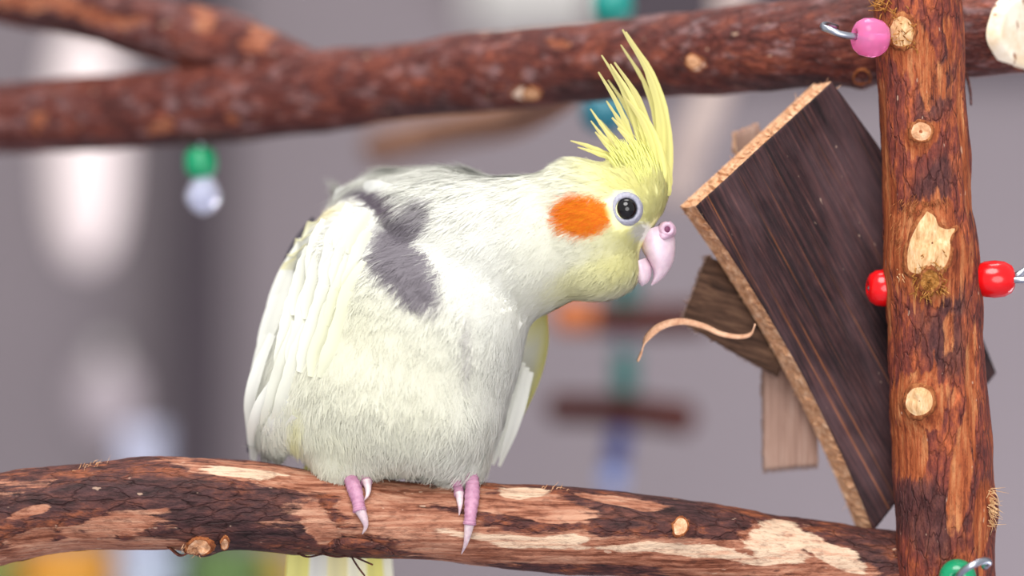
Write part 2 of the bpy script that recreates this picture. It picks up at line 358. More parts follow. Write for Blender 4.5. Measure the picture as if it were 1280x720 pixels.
# ------------------------------------------------------------------ the play stand
stand = empty('play_stand', P(1170, 720, 0), 'play stand of bark-covered branches that the cockatiel perches on', 'bird stand')
perch = branch('perch', [(-60, 660, 58, .001), (0, 650, 58, 0), (100, 635, 57, 0), (200, 631, 58, 0), (300, 629, 57, 0), (400, 640, 53, 0), (500, 650, 50, 0), (600, 655, 52, .001),
    (700, 662, 54, .002), (800, 671, 54, .003), (900, 685, 54, .004), (1000, 702, 54, .006), (1115, 718, 54, .008), (1165, 724, 50, .009)], 0.00042, 170, None,
    dict(bare=[(330, 592, 105, 17, 7), (500, 612, 130, 14, 5), (640, 628, 90, 18, 6), (480, 622, 60, 30, 0), (760, 690, 340, 24, 5), (520, 655, 90, 22, 4), (100, 690, 140, 13, -4), (150, 655, 70, 16, -14), (400, 660, 22, 30, 0), (40, 640, 30, 9, -20), (40, 676, 35, 9, -5), (760, 628, 60, 9, 8), (580, 690, 90, 20, 5), (985, 705, 120, 18, 6), (945, 668, 26, 14, 0)],
         pale=[(968, 676, 38, 26, 20), (640, 675, 90, 9, 5), (1040, 690, 50, 12, 25), (300, 590, 52, 9, 6), (860, 693, 120, 8, 5), (700, 674, 30, 10, 0), (650, 612, 30, 5, 4)],
         dark=[(255, 650, 120, 40, 0), (60, 625, 90, 26, -8), (215, 610, 90, 22, 0), (800, 638, 110, 20, 6), (340, 640, 50, 40, 0), (1080, 700, 30, 30, 0)], fleck=0.45),
    M['bark'], stand, 3, 0, bulge=[(255, 690, 26, .002), (850, 660, 20, .0018), (430, 598, 60, .0005)])
post = branch('post', [(1141, -70, 54, 0), (1143, -30, 54, 0), (1145, 0, 54, 0), (1150, 90, 56, 0), (1157, 180, 57, 0), (1163, 300, 58, 0), (1169, 400, 59, 0), (1174, 500, 61, 0), (1178, 570, 62, 0),
    (1181, 660, 61, 0), (1182, 720, 61, 0), (1185, 830, 62, 0)], 0.00042, 190, None,
    dict(bare=[(1160, 315, 52, 70, 0), (1108, 290, 14, 120, 0), (1104, 160, 10, 60, 0), (1212, 200, 7, 110, -3), (1128, 45, 34, 36, 0), (1152, 164, 22, 20, 0), (1150, 505, 36, 34, 0), (1200, 600, 10, 70, 6), (1140, 560, 20, 40, 0), (1232, 640, 12, 40, 0), (1216, 480, 8, 90, -2)],
         pale=[],
         dark=[(1175, 110, 26, 40, 0), (1170, 230, 30, 30, 0), (1178, 430, 32, 40, 0), (1160, 650, 40, 50, 0), (1185, 380, 22, 24, 0)], fleck=0.65),
    M['bark_post'], stand, 8, 2, bulge=[(1130, 40, 34, .0016), (1150, 164, 22, .0022), (1157, 320, 56, .0026), (1150, 503, 34, .0026), (1243, 640, 30, .0012)])
CUT_P = P(1284, 40, .0205); CUT_N = Vector((0.72, -0.69, -0.05)).normalized()
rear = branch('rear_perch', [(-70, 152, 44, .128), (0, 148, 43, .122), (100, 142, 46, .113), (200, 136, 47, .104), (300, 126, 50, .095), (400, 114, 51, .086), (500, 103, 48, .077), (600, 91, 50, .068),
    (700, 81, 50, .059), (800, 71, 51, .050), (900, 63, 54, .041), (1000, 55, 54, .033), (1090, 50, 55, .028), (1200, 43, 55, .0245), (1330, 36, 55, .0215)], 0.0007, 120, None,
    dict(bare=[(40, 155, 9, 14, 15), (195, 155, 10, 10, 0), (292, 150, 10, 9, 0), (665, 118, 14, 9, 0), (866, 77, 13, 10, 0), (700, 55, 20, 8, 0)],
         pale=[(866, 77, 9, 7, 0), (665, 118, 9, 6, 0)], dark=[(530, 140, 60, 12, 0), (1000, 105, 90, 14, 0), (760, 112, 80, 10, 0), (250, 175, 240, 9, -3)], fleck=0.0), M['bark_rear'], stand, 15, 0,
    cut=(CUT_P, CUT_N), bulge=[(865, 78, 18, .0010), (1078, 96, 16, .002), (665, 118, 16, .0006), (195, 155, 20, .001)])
side = branch('side_branch', [(-90, -22, 28, .132), (-20, -6, 30, .125), (60, 8, 31, .118), (130, 20, 36, .111), (200, 38, 40, .105), (280, 56, 42, .098), (350, 84, 38, .091), (430, 108, 30, .083)], 0.0008, 90, None,
    dict(bare=[(60, 6, 110, 13, 8), (250, 15, 14, 26, 10), (320, 50, 18, 16, 0)], dark=[(90, 36, 130, 8, 15)], fleck=0.2), M['bark_rear'], stand, 25, 0)  # long bare zone: orange highlight along the top, put into the colour
# sawn end of the rear branch, tilted towards the viewer
def cut_end():
    n = 48; rg = 10; c = CUT_P; nn = CUT_N; u = nn.cross(Vector((0, 0, 1))).normalized(); w = nn.cross(u); V = []
    R = 0.0107
    for k in range(rg + 1):
        s_ = 1 - k / rg * .98
        for j in range(n):
            a = 2 * math.pi * j / n; r = R * (1 + .03 * math.sin(3 * a + 1) + .02 * math.sin(7 * a)) * s_
            p = c + (u * math.cos(a) * 1.38 + w * math.sin(a)) * r
            V.append(p + nn * (0.0009 - (0.0030 if k == 0 else 0)))
    m, nt, b = mat('sawn_end_grain'); b.inputs['Roughness'].default_value = .8
    v = objvec(nt); g = noise(nt, v, 160, 3); st = noise(nt, objvec(nt, (1, 1, .35), (0, .5, 0)), 330, 2)
    c1 = ramp(nt, g, [(.35, lin('#e0c8a8')), (.6, lin('#f3e6d2'))]); nt.links.new(mixc(nt, ramp(nt, st, [(.62, (0, 0, 0)), (.68, (1, 1, 1))]), c1, lin('#8a4f28')), b.inputs['Base Color'])
    o = link('sawn_end', mesh_np('sawn_end', np.array([tuple(x) for x in V]), grid_faces(rg + 1, n)), m, stand); o['label'] = 'pale sawn end with brown flecks'
cut_end()
# knots and wounds
bp = BVH['post']
knot('knot', bp, [(1115, 18), (1128, 12), (1143, 22), (1148, 42), (1143, 62), (1127, 66), (1112, 60), (1108, 36)], .0008, .0009, M['fresh'], stand, 1)
knot('knot', bp, [(1138, 153), (1150, 148), (1164, 153), (1169, 165), (1163, 177), (1150, 180), (1138, 175), (1135, 164)], .0010, .0003, M['edge'], stand, 2, dish=.0007)
knot('knot', bp, [(1157, 254), (1168, 262), (1174, 276), (1186, 282), (1199, 282), (1193, 298), (1192, 318), (1186, 338), (1172, 348), (1150, 352), (1130, 347), (1127, 325), (1132, 300), (1145, 272)], .0007, .0008, M['fresh'], stand, 3, rings=14, seg=64)
knot('knot', bp, [(1128, 490), (1138, 480), (1153, 477), (1167, 485), (1172, 500), (1168, 516), (1153, 526), (1138, 525), (1127, 512)], .0014, .0009, M['fresh'], stand, 4, dish=.0006)
bq = BVH['perch']
knot('knot', bq, [(838, 655), (848, 645), (858, 648), (862, 660), (855, 670), (842, 672)], .0010, .0006, M['edge'], stand, 6)
knot('knot', bq, [(232, 678), (245, 670), (262, 672), (270, 682), (258, 690), (240, 692), (230, 688)], .0014, .0022, M['edge'], stand, 7)
knot('knot', bq, [(274, 676), (282, 668), (288, 676), (284, 685), (276, 685)], .0008, .0014, M['edge'], stand, 8)
br_ = BVH['rear_perch']
knot('knot', br_, [(856, 70), (866, 66), (877, 72), (878, 82), (866, 88), (856, 82)], .0004, .0003, M['edge'], stand, 9)
knot('knot', br_, [(1066, 92), (1076, 84), (1088, 90), (1088, 102), (1076, 106), (1067, 102)], .0016, .0003, M['bark_rear'], stand, 10)
knot('knot', br_, [(652, 112), (664, 107), (677, 112), (678, 122), (664, 127), (652, 123)], .0003, .0003, M['edge'], stand, 11)
knot('knot', bp, [(1150, 338), (1162, 330), (1174, 338), (1177, 354), (1170, 366), (1155, 368), (1146, 356)], .0016, .0014, M['rot'], stand, 5)
# frayed fibres
def tuft(bv, px, py, spread, n, ln, dirpx, up=0.002, jit=.8):
    out = []
    for _ in range(n):
        x, y = px + random.gauss(0, spread[0]), py + random.gauss(0, spread[1]); h, nn = hit(bv, x, y)
        if h is None: continue
        d = Vector((dirpx[0] + random.gauss(0, jit), 0, -dirpx[1] + random.gauss(0, jit))).normalized(); l = ln * random.uniform(.4, 1.2)
        side_ = Vector((random.gauss(0, .3), 0, random.gauss(0, .3)))
        p0 = h - nn * .0004; p1 = h + nn * up * .5 + d * l * .4; p2 = h + nn * up * random.uniform(.4, 1.3) + (d + side_) * l
        out.append([p0, p1, p2])
    return out
fibres('wood_fibres', tuft(bp, 1162, 356, (9, 9), 90, .0022, (0, .3), .002, 1.2) + tuft(bp, 1162, 340, (9, 9), 50, .002, (0, .3), .0015, 1.2), .00022, M['rot'], stand)
fibres('wood_fibres', tuft(bp, 1122, 342, (3, 4), 9, .0032, (.75, .6), .0010, .12) + [], .00016, M['fresh'], stand)
fibres('wood_fibres', tuft(bp, 1140, 258, (12, 7), 70, .0022, (-.25, 1), .0005, .15) + tuft(bp, 1166, 252, (10, 4), 40, .002, (.15, 1), .0005, .15) + tuft(bp, 1122, 290, (4, 14), 40, .002, (-.1, 1), .0005, .15), .00011, M['collar'], stand)
fibres('wood_fibres', tuft(bp, 1238, 632, (2, 11), 70, .0026, (.6, .9), .0010, .5), .00011, M['fresh'], stand)
fibres('wood_fibres', tuft(bp, 1128, 40, (9, 12), 60, .0018, (0, .3), .0012, 1.2) + tuft(bp, 1100, 4, (8, 6), 40, .002, (-.6, 0), .001, .8), .0002, M['rot'], stand)
fibres('wood_fibres', tuft(bq, 246, 684, (9, 4), 40, .0012, (-.5, .3), .0012, .6) + tuft(bq, 105, 584, (14, 3), 14, .0016, (.9, -.1), .0007, .3) + tuft(bq, 690, 612, (8, 2), 8, .0013, (.9, -.2), .0007, .3), .00012, M['edge'], stand)
# loose bark strips under the perch
def strip(name, pts, w, m, parent, th=.0004, n=22, side_dir=(0, 1, 0)):
    c = smooth_path([tuple(p) for p in pts], n); t, a, b = frames(c); ww = np.asarray(np.interp(np.linspace(0, 1, n), np.linspace(0, 1, len(w)), w))
    sd = np.array(side_dir, float); V = []
    for k in range(n):
        s_ = sd - t[k] * sd.dot(t[k]); s_ /= np.linalg.norm(s_); q = np.cross(t[k], s_)
        for (i, j) in ((-1, -1), (1, -1), (1, 1), (-1, 1)): V.append(c[k] + s_ * i * ww[k] / 2 + q * j * th / 2)
    f = grid_faces(n, 4); e = np.array([[3, 2, 1, 0], [4 * n - 4, 4 * n - 3, 4 * n - 2, 4 * n - 1]]); return link(name, mesh_np(name, np.array(V), np.vstack([f, e]), False), m, parent)
strip('bark_strip', [P(402, 684, -.006), P(440, 678, -.0105), P(475, 684, -.010), P(492, 694, -.0075)], [.003, .002, .0006], M['bark'], stand, side_dir=(0, 0, 1))
for p in ([(372, 692), (385, 696), (402, 693)], [(432, 690), (450, 699), (466, 706)], [(437, 692), (447, 708), (456, 720)], [(395, 690), (420, 696), (440, 694)]):
    strip('bark_strip', [P(*p[0], -.003), P(*p[1], -.004), P(*p[2], -.003)], [.0004, .0008, .0003], M['bark'], stand)
strip('bark_strip', [P(1205, 85, .012), P(1212, 110, .011), P(1214, 132, .0115)], [.003, .002, .0005], M['bark_rear'], stand)
strip('bark_strip', [P(210, 683, -.004), P(225, 694, -.005), P(238, 690, -.006)], [.002, .003, .001], M['bark'], stand)

# ------------------------------------------------------------------ beads on wires
def bead_prof(r, h, hole): 
    return [(-h * .86, hole), (-h, hole + r * .12), (-h, r * .45), (-h * .85, r * .74), (-h * .5, r * .94), (0, r), (h * .5, r * .94), (h * .85, r * .74), (h, r * .45), (h, hole + r * .12), (h * .86, hole), (-h * .86, hole)]
def beaded(name_lab, c, r, h, axis, m, wires):
    t = empty('beaded_hook', c, name_lab, 'bead'); lathe('bead', bead_prof(r, h, .0010), axis, c, m, t)
    for w in wires: tube('wire', w, [.00085] * len(w), M['metal'], t, 12, 24)
    return t
h, _ = hit(bp, 1108, 45)
beaded('clear pink bead on a bent wire at the top of the post', P(1088, 47, -.0105), .0049, .0043, (1, .35, -.1), M['pink'],
    [[P(1120, 52, -.006), P(1088, 48, -.0105), P(1072, 46, -.0118), P(1052, 43, -.013), P(1036, 37, -.0125), P(1029, 34, -.0105), P(1032, 31, -.008), P(1046, 35, -.006)]])
beaded('red bead on the right side of the post with a wire leaving the picture', P(1243, 349, -.003), .0047, .0050, (1, -.1, 0), M['red'],
    [[P(1205, 349, 0), P(1243, 349, -.003), P(1268, 350, -.0055), P(1284, 349, -.006), P(1300, 342, -.004), P(1306, 334, 0), P(1296, 330, .003), P(1268, 346, .002)]])
beaded('red bead half hidden on the left of the post, against the dark slab', P(1105, 360, .0035), .0047, .0042, (1, .1, 0), M['red'], [[P(1135, 360, .001), P(1105, 360, .0035), P(1086, 360, .004)]])
beaded('green bead under a grey wire loop at the foot of the post', P(1197, 722, -.0165), .0046, .0042, (.2, 1, .0), M['green'],
    [[P(1197, 722, -.008), P(1197, 721, -.0165), P(1198, 720, -.0225), P(1206, 712, -.0255), P(1218, 705, -.026), P(1230, 701, -.0245), P(1236, 703, -.022), P(1230, 709, -.020)]])
def bead(lab, px, py, Y, r, h, m, cat='bead', axis=(0, 0, 1)):
    o = lathe('bead', bead_prof(r, h, .0012), axis, P(px, py, Y), m); return tag(o, lab, cat)
pend = empty('bead_pendant', P(252, 185, .098), 'green and clear bead pendant hanging under the rear branch', 'pendant')
k = (D + .098) / F
lathe('green_bead', bead_prof(21 * k, 20 * k, .001), (0, 0, 1), P(251, 203, .098), M['green'], pend)
lathe('clear_drop', [(30 * k, .001), (24 * k, 9 * k), (12 * k, 17 * k), (0, 22 * k), (-10 * k, 21 * k), (-20 * k, 13 * k), (-25 * k, .0005)], (0, 0, 1), P(254, 243, .098), M['clear'], pend)
tube('wire', [P(251, 170, .098), P(251, 200, .098), P(254, 235, .098)], [.0006] * 3, M['metal'], pend)
pend2 = empty('bead_pendant', P(762, 140, .15), 'blurred blue and teal bead pendant behind the crest', 'pendant')
k = (D + .15) / F
lathe('teal_bead', bead_prof(26 * k, 24 * k, .001), (0, 0, 1), P(766, 6, .15), M['teal'], pend2)
M['teal_blue'] = plain('blue_teal_plastic', '#2c7688', 0.3, 0, 0.03)
lathe('blue_bead', bead_prof(30 * k, 24 * k, .001), (0, 0, 1), P(756, 142, .15), M['teal_blue'], pend2)
tube('wire', [P(766, -30, .15), P(764, 60, .15), P(756, 150, .15)], [.001] * 3, M['metal'], pend2)

# ------------------------------------------------------------------ hanging wood pieces
def slab(name, A, B, C, Dd, thick, rows, cols, bulge, bow, m_face, m_edge, yfun, seed, parent, edge_rough=.0006, bow2=0.0):
    """A,B,C,D px corners of the back outline; thick = vector (px, px, m) to the front face"""
    A, B, C, Dd = map(np.array, (A, B, C, Dd)); V = []
    nu, nv = rows, cols
    for layer in (0, 1):
        for i in range(nu):
            u = i / (nu - 1)
            for j in range(nv):
                w = j / (nv - 1); p = (1 - u) * ((1 - w) * A + w * B) + u * ((1 - w) * Dd + w * C)
                p = p + np.array(bow) * 4 * u * (1 - u)
                Y = yfun(p) - bulge * (4 * w * (1 - w)) * (1 if layer else .6)
                q = P(*p, Y); 
                if layer: q = q + Vector(thick)
                V.append(q)
    V = np.array([tuple(x) for x in V]); N = nu * nv
    st = V @ np.eye(3); lo = fbm(V * 160, 3, seed); fi = fbm(np.column_stack([V[:, 0] * 900 + V[:, 2] * 500, V[:, 1] * 10, V[:, 2] * 60]), 3, seed + 4)
    tv = Vector(thick).normalized(); V = V + np.array(tv)[None] * (lo * .0004 + fi * .00018)[:, None] * np.r_[np.zeros(N), np.ones(N)][:, None]
    r0 = grid_faces(nu, nv, False); fs = [r0, r0[:, ::-1] + N]; ei = np.arange(N).reshape(nu, nv)
    loop = np.concatenate([ei[0, :], ei[1:, -1], ei[-1, -2::-1], ei[-2:0:-1, 0]]); mid = []
    nl = len(loop); K = 4; prev = loop; base = 2 * N; extra = []
    jig = rng.normal(0, edge_rough * .5, (K, nl, 3))
    for k in range(1, K):
        f_ = k / K; extra.append(V[loop] * (1 - f_) + V[loop + N] * f_ + jig[k]); idx = base + np.arange(nl) + (k - 1) * nl
        fs.append(np.stack([prev, np.roll(prev, -1), np.roll(idx, -1), idx], -1)[:, ::-1]); prev = idx
    fs.append(np.stack([prev, np.roll(prev, -1), np.roll(loop + N, -1), loop + N], -1)[:, ::-1])
    Vall = np.vstack([V] + extra); FF = np.vstack(fs); me = mesh_np(name, Vall, FF, False); me.materials.append(m_face); me.materials.append(m_edge)
    mi = np.zeros(len(FF), dtype=np.int32); mi[2 * len(r0):] = 1; mi[:len(r0)] = 1 if m_edge else 0
    me.polygons.foreach_set('material_index', mi)
    sm = np.ones(len(FF), dtype=bool); sm[2 * len(r0):] = False; me.polygons.foreach_set('use_smooth', sm); me.update()
    o = bpy.data.objects.new(name, me); COL.objects.link(o)
    if parent: o.parent = parent; o.matrix_parent_inverse = Matrix.Translation(-parent.location)
    edge = [Vector(x) for x in V[loop]]; front = [Vector(x) for x in V[loop + N]]
    return o, edge, front
def slab_face():
    m, nt, b = mat('slab_bark_face'); b.inputs['Roughness'].default_value = .6; b.inputs['Specular IOR Level'].default_value = .25
    rot = math.radians(29)      # grain runs along the long side
    v = objvec(nt, (1, .08, .03), (0, rot, 0)); v2 = objvec(nt, (1, .3, .3), (0, rot, 0))
    n = noise(nt, v, 1000, 6, .75); g = noise(nt, v, 2600, 3, .6); w = noise(nt, v2, 60, 4, .6); o = noise(nt, objvec(nt, (1, .03, .008), (0, rot, 0)), 420, 4, .6)
    k = mathn(nt, 'ADD', mathn(nt, 'MULTIPLY', n, .65), mathn(nt, 'MULTIPLY', g, .35))
    c = ramp(nt, k, [(.36, lin('#0e0608')), (.48, lin('#241418')), (.57, lin('#3e2424')), (.70, lin('#6e4840'))])
    c = mixc(nt, ramp(nt, o, [(.60, (0, 0, 0)), (.66, (1, 1, 1))]), c, ramp(nt, k, [(.4, lin('#5a3018')), (.6, lin('#9a5c34'))]))
    c = mixc(nt, mathn(nt, 'MULTIPLY', ramp(nt, w, [(.48, (0, 0, 0)), (.68, (1, 1, 1))]), .28), c, lin('#7a5c60'))
    sp = noise(nt, objvec(nt, (1, 1, .4), (0, rot, 0)), 700, 2); c = mixc(nt, ramp(nt, sp, [(.73, (0, 0, 0)), (.77, (1, 1, 1))]), c, lin('#a58878'))
    nt.links.new(c, b.inputs['Base Color']); bump(nt, b, k, .8, .0008); return m
M['slab_face'] = slab_face()
yf = lambda p: 0.009 + 0.30 * (p[0] - 850) * .0002
sl = empty('bark_slab', P(1050, 380, .006), 'large dark bark slab with pale sawn edges beside the post', 'wood piece')
so, edge, front = slab('slab', (850, 258), (1018, 104), (1222, 464), (1070, 660), (0.0034, -0.0085, -0.0002), 120, 70, .0035, (15, -5), M['slab_face'], M['edge'], yf, 5, sl)
fp = []
for e in random.choices(range(len(edge)), k=420):
    p = edge[e].lerp(front[e], random.random()); d = Vector((random.gauss(-.4, .7), random.gauss(-.2, .5), random.gauss(0, .7))).normalized() * random.uniform(.0005, .0016)
    fp.append([p, p + d * .5, p + d + Vector((0, 0, random.gauss(0, .0003)))])
fibres('wood_fibres', fp, .00010, M['edge'], sl, 4, 4)
bk = empty('wood_block', P(900, 400, .02), 'small dark brown wood block tucked behind the slab, left', 'wood piece')
yk = lambda p: .022 + .15 * (p[0] - 850) * .0002
bo, e2, f2 = slab('block', (850, 402), (882, 320), (1000, 362), (970, 470), (0, -.006, -.0002), 40, 40, .001, (0, 0), M['block'], M['slat'], yk, 9, bk)
bo2 = None
fp = []
for e in random.choices(range(len(e2)), k=160):
    p = e2[e].lerp(f2[e], random.random()); d = Vector((random.gauss(-.6, .5), random.gauss(-.2, .5), random.gauss(0, .6))).normalized() * random.uniform(.0005, .0018); fp.append([p, p + d * .5, p + d])
fibres('wood_fibres', fp, .00011, M['slat'], bk, 4, 4)
M['curl'] = wood_mat('curled_shaving', lin('#a8765a'), lin('#c79a7c'), lin('#d9b498'), 0, 400, (1, 1, 1))
cu = strip('curled_strip', [P(944, 405, .004), P(938, 418, .005), P(922, 421, .006), P(900, 417, .007), P(880, 408, .0072), P(852, 402, .006), P(826, 408, .005), P(808, 424, .004), P(802, 440, .004), P(797, 452, .004)],
           [.0006, .0012, .0013, .0014, .0016, .0018, .0022, .0024, .0022, .0014], M['curl'], bk, .0004, 40, side_dir=(.25, .6, .8)); cu['label'] = 'thin curled pale strip of wood fibre'
st_ = empty('wood_lath', P(985, 500, .02), 'pale weathered wood slat hanging below the slab', 'wood piece')
yt = lambda p: .030
slo, e3, f3 = slab('slat', (950, 330), (1016, 330), (1020, 580), (953, 586), (0, -.005, 0), 50, 24, .0004, (0, 0), M['slat'], M['slat'], yt, 12, st_, .0005)
fp = []
for e in range(len(e3)):
    p = e3[e]
    if p.z < P(0, 570, .024).z:
        for _ in range(3):
            q = p.lerp(f3[e], random.random()); fp.append([q, q + Vector((0, 0, -.0006)), q + Vector((random.gauss(0, .0004), 0, -.0012))])
fibres('wood_fibres', fp, .00012, M['slat'], st_, 4, 4)
ch = empty('wood_chip', P(935, 190, .02), 'small pale rough wood chip peeking over the slab top', 'wood piece')
yc = lambda p: .031
slab('chip', (917, 168), (946, 156), (990, 330), (930, 330), (0, -.005, 0), 24, 12, .0003, (0, 0), M['slat'], M['curl'], yc, 14, ch, .0008)
cord = tag(tube('cord', [P(1185, 240, .022), P(1100, 250, .030), P(1000, 290, .033), P(960, 345, .034), P(955, 400, .034)], [.0009] * 5, M['curl'], None, 8, 30), 'thin cord behind the slab tying the wood pieces to the post', 'cord')

# ------------------------------------------------------------------ the cockatiel
bird = empty('cockatiel', P(500, 600, 0), 'pale yellow cockatiel with orange cheek and raised crest on the perch', 'bird')
U = 0.0002
ELL = [ # px, py, Y mm, rx px, ry px, rY mm, rot deg (clockwise on the picture)
    (490, 480, 6, 128, 112, 26, 0), (525, 400, 4, 118, 112, 24, 20), (600, 308, 7, 108, 84, 20, 20), (725, 283, 0, 76, 86, 16, 0), (660, 308, 4, 88, 86, 18, 15),
    (743, 332, 0, 60, 43, 13.5, 10), (530, 272, 22, 108, 66, 21, -12), (392, 420, 10, 158, 52, 16, -66), (428, 305, 13, 56, 40, 15, -30), (428, 522, 10, 74, 60, 20, 0), (560, 500, 6, 74, 90, 23, 0), (578, 420, 5, 76, 80, 22, 0),
    (430, 572, -2, 36, 24, 7, 0), (580, 572, -1, 30, 24, 6, 0), (475, 238, 32, 48, 20, 11, -12), (795, 236, 0, 43, 52, 12, 0), (770, 265, 0, 50, 55, 14, 0)]
EA = np.array([(*P(x, y, Y / 1000), rx * U, rY / 1000, ry * U, math.radians(rot)) for x, y, Y, rx, ry, rY, rot in ELL])
def sdf(p):
    d = p[:, None] - EA[None, :, :3]; c, s_ = np.cos(EA[:, 6]), np.sin(EA[:, 6])
    q = np.stack([d[..., 0] * c - d[..., 2] * s_, d[..., 1], d[..., 0] * s_ + d[..., 2] * c], -1)
    k0 = np.linalg.norm(q / EA[None, :, 3:6], axis=-1); k1 = np.linalg.norm(q / EA[None, :, 3:6] ** 2, axis=-1) + 1e-9; e = k0 * (k0 - 1) / k1
    K = (.0036 - .0022 * sstep(650, 730, topx(p)[0]))[:, None]; m = e.min(1, keepdims=True)
    return (m - K * np.log(np.exp(-(e - m) / K).sum(1, keepdims=True)))[:, 0] + .55 * K[:, 0]
def build_body():
    bm = bmesh.new()
    for (x, y, Y, rx, ry, rY, rot) in ELL:
        mt = Matrix.Translation(P(x, y, Y / 1000)) @ Matrix.Rotation(math.radians(rot), 4, 'Y') @ Matrix.Diagonal((rx * U, rY / 1000, ry * U, 1))
        bmesh.ops.create_icosphere(bm, subdivisions=5, radius=1, matrix=mt)
    me = bpy.data.meshes.new('tmp'); bm.to_mesh(me); bm.free(); o = bpy.data.objects.new('tmp', me); COL.objects.link(o)
    r = o.modifiers.new('r', 'REMESH'); r.mode = 'VOXEL'; r.voxel_size = .0009; s_ = o.modifiers.new('s', 'SMOOTH'); s_.factor = .5; s_.iterations = 30
    dg = bpy.context.evaluated_depsgraph_get(); dg.update(); out = bpy.data.meshes.new_from_object(o.evaluated_get(dg)); bpy.data.objects.remove(o); bpy.data.meshes.remove(me)
    p = np.empty(len(out.vertices) * 3, dtype=np.float32); out.vertices.foreach_get('co', p); p = p.reshape(-1, 3).astype(float); h = 1e-4
    for _ in range(5):
        f = sdf(p); g = np.stack([(sdf(p + np.eye(3)[k] * h) - f) / h for k in range(3)], -1); g /= np.linalg.norm(g, axis=1)[:, None] + 1e-9
        p = p - g * np.clip(f, -.002, .002)[:, None]
    out.vertices.foreach_set('co', p.astype(np.float32).ravel()); out.update()
    bm = bmesh.new(); bm.from_mesh(out)
    for _ in range(4): bmesh.ops.smooth_vert(bm, verts=bm.verts[:], factor=.5, use_axis_x=True, use_axis_y=True, use_axis_z=True)
    bm.to_mesh(out); bm.free(); out.update(); return out
bme = build_body(); nvb = len(bme.vertices)
bco = np.empty(nvb * 3, dtype=np.float32); bme.vertices.foreach_get('co', bco); bco = bco.reshape(-1, 3).astype(float)
bme.calc_loop_triangles(); tri = np.empty(len(bme.loop_triangles) * 3, dtype=np.int32); bme.loop_triangles.foreach_get('vertices', tri); tri = tri.reshape(-1, 3)
bn = np.empty(nvb * 3, dtype=np.float32); bme.vertices.foreach_get('normal', bn); bn = bn.reshape(-1, 3).astype(float)
bb = BVHTree.FromPolygons([tuple(x) for x in bco], [tuple(x) for x in tri])
WHITE = np.array([.96, .955, .88]); CREAM = np.array([.96, .94, .74]); YEL = np.array([.93, .88, .30]); ORG = np.array([.90, .24, .02]); GREY = np.array([.19, .165, .195])
def ellf(x, y, cx, cy, rx, ry, ang):
    a = math.radians(ang); dx, dy = x - cx, y - cy
    return np.sqrt(((dx * math.cos(a) + dy * math.sin(a)) / rx) ** 2 + ((-dx * math.sin(a) + dy * math.cos(a)) / ry) ** 2)
def colour(p, ny):
    """pigment by place on the body"""
    x, y = topx(p); n = len(x); c = np.tile(WHITE, (n, 1))
    def put(w, col): 
        nonlocal c; c = c * (1 - w[:, None]) + np.asarray(col) * w[:, None]
    put(.65 * sstep(1.3, .4, ellf(x, y, 460, 490, 150, 140, 0)), CREAM)
    put(.50 * sstep(1.2, .3, ellf(x, y, 430, 400, 70, 70, 0)), CREAM)
    put(.55 * sstep(1.3, .3, ellf(x, y, 400, 570, 60, 40, 0)), CREAM)
    put(.7 * sstep(600, 720, x) * sstep(440, 380, y), CREAM)
    put(.75 * sstep(1.25, .25, ellf(x, y, 810, 275, 85, 100, 0)), YEL)
    put(.55 * sstep(1.2, .4, ellf(x, y, 780, 210, 75, 45, 0)), YEL)
    put(.45 * sstep(1.2, .4, ellf(x, y, 740, 350, 70, 30, -20)), YEL)
    put(.55 * sstep(1.2, .4, ellf(x, y, 405, 268, 36, 9, -22)), YEL * [.95, .85, 1])
    put(.45 * sstep(1.2, .3, ellf(x, y, 368, 545, 10, 40, 10)), YEL)
    put(.8 * sstep(1.2, .6, ellf(x, y, 802, 290, 15, 13, 0)), WHITE * [.92, .9, .98])
    put(sstep(1.12, .82, ellf(x, y, 727, 270, 37, 27, 6)), ORG)
    fr = (ny < .35).astype(float)
    put(fr * .95 * sstep(1.15, .8, ellf(x, y, 472, 251, 34, 16, 18)), GREY * [1, .92, 1])
    put(fr * .8 * sstep(1.2, .75, ellf(x, y, 524, 272, 20, 24, 20)), GREY * 1.3)
    put(fr * .92 * sstep(1.15, .75, ellf(x, y, 505, 340, 66, 30, 50)), GREY * 1.25)
    put(fr * .92 * sstep(1.15, .8, ellf(x, y, 500, 288, 26, 20, 30)), GREY * 1.05)
    put(fr * .35 * sstep(1.2, .5, ellf(x, y, 583, 440, 6, 50, 0)), GREY * 1.8)
    return c
cattr(bme, colour(bco, bn[:, 1]) * .92)
bme.polygons.foreach_set('use_smooth', np.ones(len(bme.polygons), dtype=bool))
# feet belong to the body mesh: toes and claws added as further faces
def perch_Y(x, y, off):
    h, n = hit(bq, x, y); h = h if h else P(x, y, -.004); n = n if n else Vector((0, -1, 0)); return Vector(h) + Vector((0, -1, 0)).lerp(Vector(n), .6).normalized() * off
def toe(pts, r0, r1, claw):
    path = [P(*pts[0][:2], -.004)] + [perch_Y(x, y, r0 * .85) for x, y in pts[1:]]
    n = 60; v, f = tube_np(path, np.linspace(r0, r1, len(path)), 14, n)
    ring = np.repeat(np.r_[0, np.arange(n), n - 1], 14); cen = v.reshape(-1, 14, 3).mean(1).repeat(14, 0)
    v = cen + (v - cen) * (1 + .05 * np.sin(ring * 1.45) + .08 * np.sin(ring * .22 + 1))[:, None]
    cp = [path[-1] + Vector((0, 0, .0006))] + [perch_Y(x, y, o_) for x, y, o_ in claw]
    v2, f2 = tube_np(cp, np.linspace(r1 * .92, .00012, len(cp)), 12, 24); return (v, f, v2, f2)
